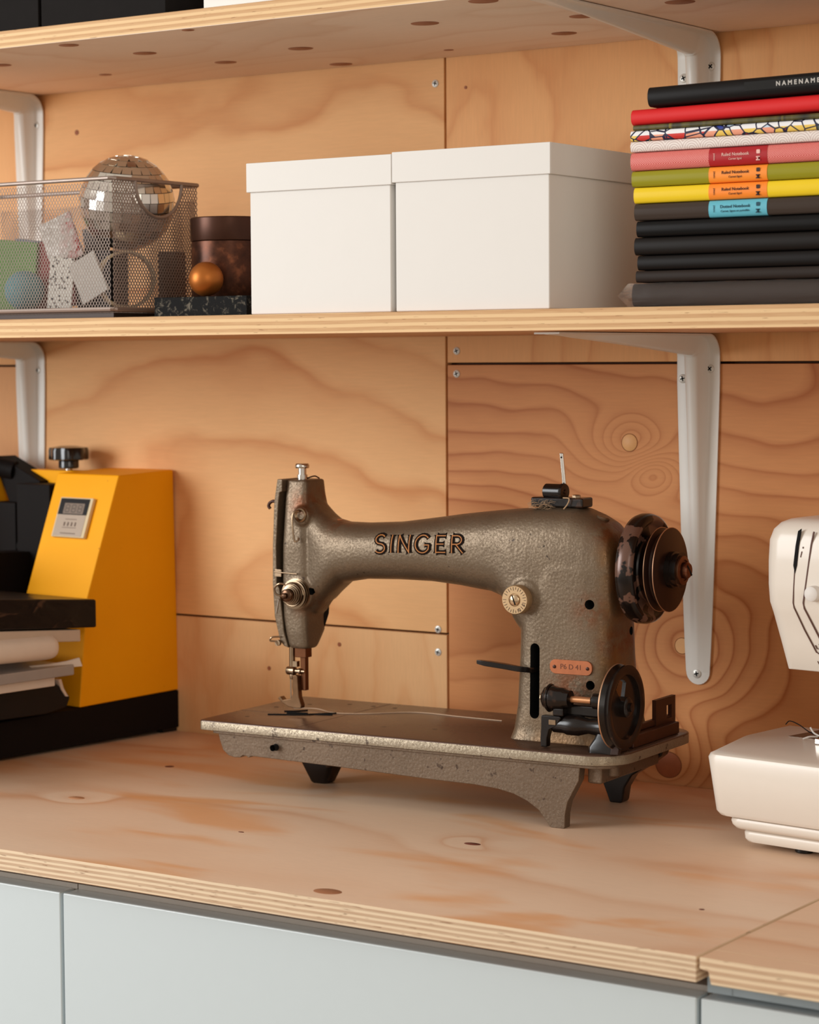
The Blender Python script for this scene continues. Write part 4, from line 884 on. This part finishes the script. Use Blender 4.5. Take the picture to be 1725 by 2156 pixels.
obj('oil_spring', MB().tube(spl([(-0.3080, 0.066, 0.2995), (-0.3020, 0.070, 0.3015), (-0.2990, 0.074, 0.2992)], 6), 0.0007, 8), BRN, ms)
obj('take_up_lever', MB().tube(spl([(-0.3300, 0.055, 0.2700), (-0.3345, 0.055, 0.2745), (-0.3400, 0.055, 0.2768), (-0.3445, 0.055, 0.2752), (-0.3462, 0.055, 0.2720), (-0.3445, 0.055, 0.2695)], 6), 0.0016, 10), BRN, ms)
gy = surf(-0.301, 0.264)
tg = MB().lathe([(0.0035, 0.0), (0.0055, 0.0022), (0.0068, 0.0014), (0.0072, 0.0)], (-0.3010, gy+0.0003, 0.2650), (0,-1,0), 28)
obj('thread_guide', tg, STEEL, ms)
obj('guide_wire', MB().tube(spl([(-0.3020, gy-0.001, 0.2690), (-0.3055, gy-0.004, 0.2680), (-0.3072, gy-0.005, 0.2620), (-0.3066, gy-0.005, 0.2500), (-0.3052, gy-0.004, 0.2400), (-0.3030, gy-0.002, 0.2405), (-0.3030, gy-0.0005, 0.2430)], 6), 0.0010, 8), STEEL, ms)
obj('thread_pin', MB().tube([(-0.3330, 0.0440, 0.2085), (-0.3040, 0.0405, 0.2080)], 0.0007, 8), STEEL, ms)
# tension assembly
ty = surf(-0.3055, 0.1885)
TC = (-0.3058, ty, 0.1885)
td = obj('tension_discs', MB().lathe([(0.0130, -0.002), (0.0150, 0.0), (0.0150, 0.0012), (0.0080, 0.0022), (0.0142, 0.0030), (0.0146, 0.0040), (0.0060, 0.0048), (0.0136, 0.0056), (0.0138, 0.0064), (0.0030, 0.0072)], TC, (0,-1,0), 40), STEEL, ms)
cl = MB(); cp = []
for k in range(121):
    a = 2*pi*k/24; t = k/120; r = 0.0118 - 0.0058*t
    cp.append((TC[0]+r*cos(a), TC[1]-0.0072-0.0085*t, TC[2]+r*sin(a)))
obj('tension_spring', MB().tube(cp, 0.0007, 6), STEEL, ms)
obj('tension_nut', MB().lathe([(0.0045, 0.012), (0.0062, 0.0140), (0.0062, 0.0190), (0.0050, 0.0200), (0.0028, 0.0202), (0.0028, 0.0235), (0.0018, 0.0245), (0.0, 0.0246)], TC, (0,-1,0), 28), plain('dark_steel', (96, 72, 56), 0.25, 1.0), ms)
obj('check_spring', MB().tube(spl([(-0.3120, ty-0.004, 0.1960), (-0.3200, ty-0.008, 0.1985), (-0.3265, ty-0.008, 0.1940), (-0.3250, ty-0.008, 0.1885), (-0.3190, ty-0.006, 0.1860)], 6), 0.0010, 8), STEEL, ms)
obj('thread_lever', MB().tube([(-0.3190, ty-0.012, 0.1840), (-0.3222, ty-0.012, 0.1700)], 0.0011, 10), CHROME, ms)
obj('face_screw', MB().tube(spl([(-0.3270, 0.044, 0.1455), (-0.3335, 0.040, 0.1450), (-0.3355, 0.040, 0.1415), (-0.3300, 0.041, 0.1410), (-0.3270, 0.042, 0.1370)], 6), 0.0009, 8).lathe([(0.0030, 0), (0.0030, 0.003)], (-0.3285, 0.0445, 0.1395), (0,-1,0), 16), STEEL, ms)
# needle bar, presser bar, foot
nv = 0.054
obj('needle_bar', MB().lathe([(0.0030, 0.1130), (0.0030, 0.1390)], (-0.3195, nv, 0), (0,0,1), 20), STEEL, ms)
obj('needle_clamp', MB().lathe([(0.0, -0.0055), (0.0038, -0.0052), (0.0042, -0.0045), (0.0042, 0.0035), (0.0022, 0.0040), (0.0022, 0.0080), (0.0030, 0.0085), (0.0030, 0.0105), (0.0016, 0.0108), (0.0016, 0.0150)], (-0.3185, nv-0.002, 0.1118), (1,0,0), 24).box(-0.3165, -0.3115, nv-0.004, nv+0.001, 0.1160, 0.1215).lathe([(0.0, 0.1030), (0.0020, 0.1035), (0.0026, 0.1065), (0.0020, 0.109)], (-0.3185, nv-0.002, 0), (0,0,1), 16), STEEL, ms)
obj('needle', MB().lathe([(0.0002, 0.0800), (0.0005, 0.0850), (0.0006, 0.1040)], (-0.3200, nv-0.002, 0), (0,0,1), 8), CHROME, ms)
obj('presser_bar', MB().box(-0.3095, -0.3035, nv-0.001, nv+0.005, 0.0930, 0.1390).box(-0.3140, -0.3010, nv-0.004, nv+0.007, 0.1255, 0.1355), plain('dark_brass', (104, 66, 44), 0.3, 0.9, var=0.3, scale=120), ms, bevel=0.0006)
fp = [(-0.3318, .0856), (-0.3330, .0838), (-0.3270, .0795), (-0.3210, .0768), (-0.3140, .0757), (-0.3060, .0760), (-0.3055, .0790), (-0.3085, .0870), (-0.3092, .0965), (-0.3098, .1070), (-0.3115, .1085), (-0.3155, .1078), (-0.3162, .0960), (-0.3150, .0900), (-0.3180, .0850), (-0.3220, .0838), (-0.3270, .0830), (-0.3300, .0862)]
obj('presser_foot', MB().prism(fp, 'y', nv-0.006, nv+0.001), plain('aged_foot', (112, 84, 60), 0.32, 0.9, var=0.3, scale=150), ms, bevel=0.0007)
# slot bits on the bed, plates, thread
obj('needle_plate', MB().lathe([(0.0, 0.0690), (0.0165, 0.0690), (0.0168, 0.0686)], (-0.3130, 0.060, 0), (0,0,1), 40, cap=False), plain('plate_steel', (98, 80, 68), 0.2, 0.8, var=0.2), ms)
dk = MB(); arc_ = lambda x0, y0, x1, y1, b: spl([(x0, y0, 0.0692), ((x0+x1)/2+b, (y0+y1)/2-abs(b)*0.6, 0.0692), (x1, y1, 0.0692)], 8)
dk.tube(arc_(-0.3379, 0.0377, -0.2890, 0.0700, 0.004), 0.0009, 6).tube(arc_(-0.335, 0.062, -0.318, 0.078, 0.002), 0.0009, 6).tube(arc_(-0.300, 0.060, -0.281, 0.066, 0.001), 0.0009, 6).tube([(-0.292, 0.068, 0.0692), (-0.283, 0.076, 0.0692)], 0.0008, 6).tube([(-0.327, 0.055, 0.0692), (-0.306, 0.060, 0.0692)], 0.0012, 6)
obj('feed_slot', dk, DEEP, ms)
ln = MB().box(-0.3795, -0.335, 0.0515, 0.0519, 0.0686, 0.0689).box(-0.2700, -0.2696, -0.017, 0.157, 0.0686, 0.0689)
obj('slide_plate_joint', ln, plain('joint_dark', (60, 42, 34), 0.5), ms, smooth=False)
sp = MB()
for (x, y) in ((-0.3400, 0.1150), (-0.305, 0.1350), (-0.2770, 0.135), (-0.2520, 0.1350), (-0.350, 0.02), (-0.36, 0.085), (-0.15, 0.04), (-0.20, 0.03)):
    sp.lathe([(0.0, 0.0689), (0.0024, 0.0689), (0.0026, 0.0687)], (x, y, 0), (0,0,1), 12, cap=False)
obj('bed_screw', sp, plain('dark_screw', (52, 38, 32), 0.4, 0.5), ms)
THR = plain('cream_thread', (206, 176, 148), 0.8)
obj('thread_end', MB().tube(spl([(-0.335, 0.079, 0.0700), (-0.3130, 0.0860, 0.0702), (-0.2850, 0.0760, 0.0695), (-0.2560, 0.0880, 0.0693), (-0.2175, 0.1180, 0.0693), (-0.165, 0.1150, 0.0693), (-0.1180, 0.1120, 0.0693)], 10), 0.00045, 6), THR, ms)

# lettering on the arm: black letters with a gold inline, wrapped on the casting
def letter(strokes, w, ser=0.0):
    """strokes: polylines in letter units; returns list of quads (2d)"""
    out = []
    for st in strokes:
        P = [Vector(p) for p in st]
        n = len(P)
        for i in range(n-1):
            a, b = P[i], P[i+1]; d = (b-a); l = d.length; d /= l; s = Vector((-d.y, d.x))*w/2
            steps = max(1, int(l/0.12))
            for k in range(steps):
                p, q = a+d*(l*k/steps - (0.0 if k else w*0.25*(i > 0))), a+d*(l*(k+1)/steps + (w*0.25 if (k == steps-1 and i < n-2) else 0))
                out.append([p-s, q-s, q+s, p+s])
        if ser:
            for (e, o2) in ((P[0], P[1]), (P[-1], P[-2])):
                d = (o2-e).normalized(); s = Vector((-d.y, d.x))
                out.append([e-s*(w/2+ser), e+s*(w/2+ser), e+d*ser*1.4+s*w/2, e+d*ser*1.4-s*w/2])
    return out
arcp = lambda cx, cy, rx, ry, a0, a1, n=12: [(cx+rx*cos(radians(a0+(a1-a0)*k/n)), cy+ry*sin(radians(a0+(a1-a0)*k/n))) for k in range(n+1)]
LT = {
 'S': ([arcp(0.36, 0.74, 0.25, 0.23, 35, 270, 10)[:-1] + arcp(0.36, 0.27, 0.27, 0.24, 90, -145, 10)], 0.74),
 'I': ([[(0.17, 0.03), (0.17, 0.97)]], 0.36),
 'N': ([[(0.14, 0.03), (0.14, 0.97)], [(0.14, 0.95), (0.70, 0.06)], [(0.70, 0.03), (0.70, 0.97)]], 0.88),
 'G': ([arcp(0.47, 0.50, 0.38, 0.46, 42, 325, 18) + [(0.80, 0.45), (0.55, 0.45)]], 0.96),
 'E': ([[(0.16, 0.03), (0.16, 0.97)], [(0.16, 0.93), (0.64, 0.93)], [(0.16, 0.50), (0.56, 0.50)], [(0.16, 0.07), (0.66, 0.07)]], 0.76),
 'R': ([[(0.16, 0.03), (0.16, 0.97)], [(0.16, 0.93), (0.40, 0.93)] + arcp(0.42, 0.71, 0.24, 0.22, 90, -90, 8) + [(0.16, 0.49)], [(0.38, 0.48), (0.74, 0.03)]], 0.82)}
wtot = sum(LT[c][1] for c in 'SINGER') + 0.06*5
def logo(name, w, ser, mat, off, dx):
    mb = MB(); x = 0.0
    for c in 'SINGER':
        for q in letter(LT[c][0], w, ser if c != 'G' and c != 'S' else ser*0.5):
            vs = []; vb = []
            for p in q:
                t = (x+p.x+dx)/wtot; u = -0.2150 + t*0.1015; z = 0.2318 + 0.0036*t + p.y*0.0178
                y = surf(u, z, off)
                vs.append((u, y, z)); vb.append((u, y+0.0006, z))
            mb.add(vs+vb, [(0,1,2,3), (4,7,6,5), (0,4,5,1), (1,5,6,2), (2,6,7,3), (3,7,4,0)])
        x += LT[c][1] + 0.06
    return obj(name, mb, mat, ms, smooth=False)
lgo = logo('lettering', 0.225, 0.06, plain('logo_black', (26, 18, 14), 0.8, spec=0.1), 0.00055, 0.0)
lgi = logo('lettering_inline', 0.050, 0.0, plain('logo_gold', (176, 112, 52), 0.6, 0.0), 0.00070, -0.02)
lgi.parent = lgo

# stitch-length dial
dy = surf(-0.0500, 0.198)
DC = Vector((-0.0530, 0.0270, 0.1970)); BR = plain('dial_brass', (190, 160, 122), 0.35, 0.6, var=0.12, scale=120)
dl = obj('stitch_dial', MB().lathe([(0.0130, -0.004), (0.0133, 0.0), (0.0133, 0.0080), (0.0126, 0.0090), (0.0060, 0.0090), (0.0055, 0.0082), (0.0, 0.0082)], DC, (0,-1,0), 48), BR, ms)
tk = MB()
for k in range(26):
    a = 2*pi*k/26; r0, r1 = (0.0085, 0.0118) if k % 2 else (0.0095, 0.0118)
    if 0.9 < (a/pi) % 2 < 1.0: continue
    e = Vector((cos(a), 0, sin(a))); tk.obox(DC+Vector((0, -0.0091, 0))+e*(r0+r1)/2, e*(r1-r0)/2, Vector((-sin(a), 0, cos(a)))*0.00022, (0, 0.0001, 0))
obj('dial_marks', tk, plain('dial_ink', (70, 48, 34), 0.5), dl, smooth=False)
text('lettering', '0', 0.0045, plain('dial_ink2', (70, 48, 34), 0.5), dl, DC+Vector((0.0052, -0.0092, -0.0088)), (0.8, 0, 0.5), (-0.5, 0, 0.8))
text('lettering', '5', 0.0045, bpy.data.materials['dial_ink2'], dl, DC+Vector((0.0092, -0.0092, -0.0042)), (0.5, 0, 0.8), (-0.8, 0, 0.5))
obj('dial_screw', MB().lathe([(0.0050, 0.0080), (0.0050, 0.0098), (0.0040, 0.0106), (0.0, 0.0108)], DC, (0,-1,0), 28).obox(DC+Vector((0, -0.01085, 0)), Vector((-0.35, 0, 0.94))*0.0046, Vector((0.94, 0, 0.35))*0.0006, (0, 0.0001, 0), 1), [plain('screw_brass', (206, 180, 146), 0.22, 0.9), DEEP], dl)
# feed lever
lv = MB().loft([[(x, y-w*0.4, z+h_), (x, y+w*0.6, z+h_*0.6), (x, y+w*0.6, z-h_), (x, y-w*0.4, z-h_*0.8)] for (x, y, z, w, h_) in ((-0.0885, 0.012, 0.1398, 0.004, 0.0008), (-0.0865, 0.011, 0.1397, 0.009, 0.0020), (-0.078, 0.011, 0.1388, 0.012, 0.0026), (-0.062, 0.014, 0.1370, 0.012, 0.0026), (-0.050, 0.020, 0.1345, 0.009, 0.0028), (-0.040, 0.030, 0.1325, 0.007, 0.0028), (-0.0375, 0.045, 0.1325, 0.006, 0.0028))])
obj('feed_lever', lv, JAP, ms, angle=60, bevel=0.0005)
# copper number plate
py = surf(-0.0005, 0.1375)
pl2 = MB().prism(rrect(-0.0220, 0.0205, 0.1315, 0.1445, 0.0058), 'y', py-0.0010, py+0.004)
cpl = obj('number_plate', pl2, plain('copper_plate', (178, 108, 72), 0.42, 0.5, var=0.2, scale=120), ms, bevel=0.0003, bseg=1)
text('lettering', 'P6 D 41', 0.0066, plain('stamp_dark', (104, 56, 34), 0.5), cpl, (-0.0005, py-0.0011, 0.1382), VX, VZ)
for a in (-0.0172, 0.0160): obj('rivet', MB().lathe([(0.0017, 0.0), (0.0015, 0.0006), (0.0, 0.0009)], (a, py-0.0010, 0.1378), (0,-1,0), 14), BRN, cpl)
# thread stand on top of the arm
SV = 0.062
obj('spool_base', MB().box(-0.0540, -0.0010, SV-0.011, SV+0.011, 0.2795, 0.2885), JAP, ms, bevel=0.0018)
obj('spool_block', MB().lathe([(0.0062, -0.0115), (0.0072, -0.0105), (0.0072, 0.006), (0.0078, 0.0065), (0.0078, 0.0085), (0.0072, 0.0095), (0.0022, 0.0098), (0.0022, 0.0110), (0.0, 0.0112)], (-0.0310, SV-0.004, 0.2935), (1,-0.12,0), 30), JAP, ms)
obj('spool_bolt', MB().lathe([(0.0040, 0), (0.0040, 0.0022), (0.003, 0.0028), (0.0, 0.003)], (-0.0095, SV-0.006, 0.2885), (0,0,1), 6), STEEL, ms)
stp = [Vector((-0.0245, SV, 0.2960)), Vector((-0.0278, SV, 0.3285))]; d_ = (stp[1]-stp[0]).normalized()
ts = obj('thread_post', MB().obox((stp[0]+stp[1])/2, d_*0.0165, (0.0019, 0, 0), (0, 0.0010, 0)), CHROME, ms, bevel=0.0009)
for t_ in (0.15, 0.88):
    p_ = stp[0].lerp(stp[1], t_); obj('post_eyelet', MB().lathe([(0.0, 0.0), (0.0009, 0.0)], p_+Vector((0, -0.00115, 0)), (0,-1,0), 12, cap=False), DEEP, ts, smooth=False)
lint = MB()
for k in range(60):
    x = -0.055 + 0.022*random.random(); a = random.uniform(-0.4, 0.9); l = random.uniform(0.003, 0.009); y = SV-0.012-random.random()*0.006; z = 0.2785+random.random()*0.005
    lint.tube(spl([(x, y, z), (x+l*0.5*cos(a), y-0.001, z+l*0.5*sin(a)+0.0006), (x+l*cos(a), y, z+l*sin(a)*0.6)], 3), 0.00013, 4)
ob_ = obj('lint_tuft', lint, plain('lint', (170, 142, 112), 0.9), ms); ob_['kind'] = 'stuff'
obj('thread_tail', MB().tube(spl([(-0.020, SV-0.012, 0.2885), (-0.0135, SV-0.013, 0.2880), (-0.0145, SV-0.014, 0.2830), (-0.0180, SV-0.015, 0.2785)], 6), 0.0006, 6), plain('tail_thread', (180, 150, 116), 0.8), ms)
oz = 0.2700
h_ = TREE.ray_cast(Vector((0.0150, 0.060, 0.4)), Vector((0, 0, -1)))
obj('oil_cap', MB().lathe([(0.0060, -0.003), (0.0066, 0.0), (0.0058, 0.0012), (0.0, 0.0014)], h_[0]+h_[1]*0.0004 if h_[1].z > 0 else h_[0], (0.25, 0, 1), 24), HAM, ms)
obj('oil_cap', MB().lathe([(0.0040, -0.004), (0.0044, 0.0), (0.0, 0.0008)], (-0.2725, 0.066, 0.2600), (0,0,1), 20), plain('copper_cap', (190, 120, 80), 0.3, 0.9), ms)

# handwheel group, axis along x at y=.065
HWC = (0.0, 0.065, 0.2262)
hwh = obj('handwheel', MB().lathe([(0.0130, 0.034), (0.0150, 0.044), (0.0400, 0.0475), (0.0440, 0.0465), (0.0480, 0.0480), (0.0495, 0.0520), (0.0495, 0.0580), (0.0480, 0.0620), (0.0450, 0.0640), (0.0425, 0.0632), (0.0400, 0.0600), (0.0380, 0.0590), (0.0300, 0.0600), (0.0280, 0.0640), (0.0100, 0.0640)], HWC, (1,0,0), 88), [WRN], ms, angle=55)
pu = obj('belt_pulley', MB().lathe([(0.0300, 0.0620), (0.0360, 0.0690), (0.0374, 0.0700), (0.0374, 0.0708), (0.0330, 0.0735), (0.0325, 0.0750), (0.0372, 0.0784), (0.0376, 0.0790), (0.0376, 0.0796), (0.0370, 0.0799), (0.0, 0.0799)], HWC, (1,0,0), 88), plain('pulley_brown', (42, 24, 18), 0.30, 0.35, var=0.25, scale=40), ms, angle=30)
for t_ in (0.0704, 0.0793): obj('pulley_edge', MB().lathe([(0.0371, t_-0.0005), (0.0378, t_-0.0003), (0.0378, t_+0.0003), (0.0371, t_+0.0005)], HWC, (1,0,0), 88, cap=False), EDG, pu)
obj('clutch_hub', MB().lathe([(0.0165, 0.0795), (0.0165, 0.0845), (0.0150, 0.0850), (0.0150, 0.0900), (0.0160, 0.0905), (0.0, 0.0905)], HWC, (1,0,0), 48), JAP, ms)
hn = obj('hub_nut', MB().lathe([(0.0125, 0.0900), (0.0130, 0.0905), (0.0130, 0.0925), (0.0095, 0.0932), (0.0090, 0.0920), (0.0, 0.0920)], HWC, (1,0,0), 40), plain('nut_bronze', (112, 74, 52), 0.28, 0.8), ms)
obj('hub_screw', MB().lathe([(0.0072, 0.0915), (0.0074, 0.0965), (0.0060, 0.0980), (0.0, 0.0982)], HWC, (1,0,0), 32).obox((0.0982, 0.065, 0.2262), (0.0002, 0, 0), Vector((0, 0.7, -0.7))*0.0066, Vector((0, 0.7, 0.7))*0.0008, 1), [plain('screw_bronze', (120, 78, 58), 0.25, 0.9), DEEP], hn)

# bobbin winder in front of the column
WV = 0.0005; WZ = 0.1106
rim = MB().lathe([(0.0300, 0.0590), (0.0345, 0.0585), (0.0368, 0.0575), (0.0372, 0.0590), (0.0345, 0.0625), (0.0372, 0.0660), (0.0368, 0.0675), (0.0330, 0.0680), (0.0285, 0.0670), (0.0280, 0.0600), (0.0300, 0.0590)], (0, WV, WZ), (1,0,0), 72, cap=False)
ww = obj('winder_wheel', rim, JAP, ms, angle=35)
obj('wheel_edge', MB().lathe([(0.0366, 0.0573), (0.0374, 0.0576), (0.0374, 0.0588), (0.0366, 0.0590)], (0, WV, WZ), (1,0,0), 72, cap=False), EDG, ww)
spk = MB()
a0 = radians(130); a1 = radians(130+304)
rin = [(WV+0.0085*cos(a0+(a1-a0)*i/40), WZ+0.0085*sin(a0+(a1-a0)*i/40)) for i in range(41)]; rou = [(WV+0.0300*cos(a0+(a1-a0)*i/40), WZ+0.0300*sin(a0+(a1-a0)*i/40)) for i in range(41)]
for i in range(40): spk.prism([rin[i], rou[i], rou[i+1], rin[i+1]], 'x', 0.0605, 0.0640)
for i in range(8):
    b0 = radians(74+56*i/8); b1 = radians(74+56*(i+1)/8); q0 = 0.0255 - 0.001*abs(i-3.5); 
    spk.prism([(WV+0.030*cos(b0), WZ+0.030*sin(b0)), (WV+0.030*cos(b1), WZ+0.030*sin(b1)), (WV+q0*cos(b1), WZ+q0*sin(b1)), (WV+q0*cos(b0), WZ+q0*sin(b0))], 'x', 0.0605, 0.0640)
spk.lathe([(0.0090, 0.0560), (0.0090, 0.0690), (0.0070, 0.0705), (0.0040, 0.0706), (0.0040, 0.0730), (0.0, 0.0732)], (0, WV, WZ), (1,0,0), 30)
obj('wheel_web', spk, JAP, ww, angle=50)
obj('winder_spindle', MB().lathe([(0.0030, 0.0080), (0.0030, 0.0570)], (0, WV, WZ+0.0030), (1,0,0), 20), plain('brass_rod', (200, 146, 104), 0.3, 0.7), ms)
obj('spindle_chuck', MB().lathe([(0.0, -0.0150), (0.0060, -0.0145), (0.0095, -0.0120), (0.0110, -0.0080), (0.0112, -0.0030), (0.0100, 0.0005), (0.0098, 0.0060), (0.0085, 0.0080), (0.0078, 0.0125), (0.0055, 0.0135), (0.0, 0.0135)], (0, WV, WZ+0.0030), (1,0,0), 36), JAP, ms)
obj('chuck_flange', MB().lathe([(0.0120, -0.0085), (0.0128, -0.0075), (0.0120, -0.0062)], (0, WV, WZ+0.0030), (1,0,0), 36), JAP, ms)
cs = [( -0.0148-0.0006*k/5, WV+0.0024*cos(k*1.0), WZ+0.0030+0.0024*sin(k*1.0)) for k in range(22)]
obj('spindle_spring', MB().tube(cs, 0.0005, 6), STEEL, ms)
obj('spindle_bearing', MB().lathe([(0.0058, 0.0345), (0.0070, 0.0360), (0.0070, 0.0560), (0.0060, 0.0575)], (0, WV, WZ+0.0030), (1,0,0), 28), JAP, ms)
fr = MB().box(0.0000, 0.0540, 0.0040, 0.0150, 0.0980, 0.1085).box(0.0420, 0.0560, 0.0000, 0.0160, 0.0800, 0.1120).box(-0.0030, 0.0080, -0.0050, 0.0060, 0.0980, 0.1060)
obj('winder_frame', fr, JAP, ms, bevel=0.002, bseg=3)
obj('winder_arm', MB().lathe([(0.0060, -0.0060), (0.0078, -0.0040), (0.0080, 0.0060), (0.0092, 0.0090), (0.0092, 0.0200), (0.0080, 0.0240), (0.0066, 0.0300), (0.0080, 0.0420), (0.0085, 0.0480)], (0, WV+0.002, 0.0905), (1,0,0), 30), JAP, ms)
lv2 = MB().loft([[(x-a, WV-0.006, z), (x+a, WV-0.006, z), (x+a, WV+0.002, z), (x-a, WV+0.002, z)] for x, a, z in ((-0.0115, 0.0030, 0.0700), (-0.0115, 0.0034, 0.0780), (-0.0100, 0.0042, 0.0860), (-0.0060, 0.0080, 0.0900), (-0.0040, 0.0100, 0.0970), (-0.0045, 0.0090, 0.0985))])
obj('stop_lever', lv2, JAP, ms, bevel=0.001)
obj('lever_screw', MB().box(-0.0060, 0.0010, WV-0.0068, WV-0.0058, 0.0905, 0.0950), STEEL, ms, bevel=0.0003)
ft_ = MB().loft([[(x, y, z) for x, y in rrect(a, b, c, d, 0.004)] for a, b, c, d, z in ((0.0330, 0.0600, -0.0080, 0.0240, 0.0690), (0.0330, 0.0600, -0.0080, 0.0240, 0.0740), (0.0370, 0.0570, -0.0050, 0.0200, 0.0810), (0.0400, 0.0560, -0.0020, 0.0180, 0.0900))])
obj('winder_foot', ft_, JAP, ms, angle=50)
obj('winder_latch', MB().prism([(0.0560, 0.0690), (0.0640, 0.0695), (0.0645, 0.0750), (0.0600, 0.0815), (0.0575, 0.0760)], 'y', -0.0100, -0.0040), plain('latch_iron', (72, 62, 60), 0.3, 0.8), ms, bevel=0.0006)
obj('motor_bracket', MB().box(0.0465, 0.0600, 0.030, 0.128, 0.0690, 0.0800).box(0.0465, 0.0520, 0.030, 0.128, 0.0800, 0.0860), BRN, ms, bevel=0.0012)
pt_ = MB(); y0, y1, z0, z1 = 0.0920, 0.1340, 0.0740, 0.1035; a0, a1, b0, b1 = 0.1150, 0.1260, 0.0840, 0.0960
for (a, b, c, d) in ((y0, a0, z0, z1), (a1, y1, z0, z1), (a0, a1, z0, b0), (a0, a1, b1, z1)): pt_.box(0.0490, 0.0530, a, b, c, d)
obj('bracket_plate', pt_, BRN, ms, smooth=False)
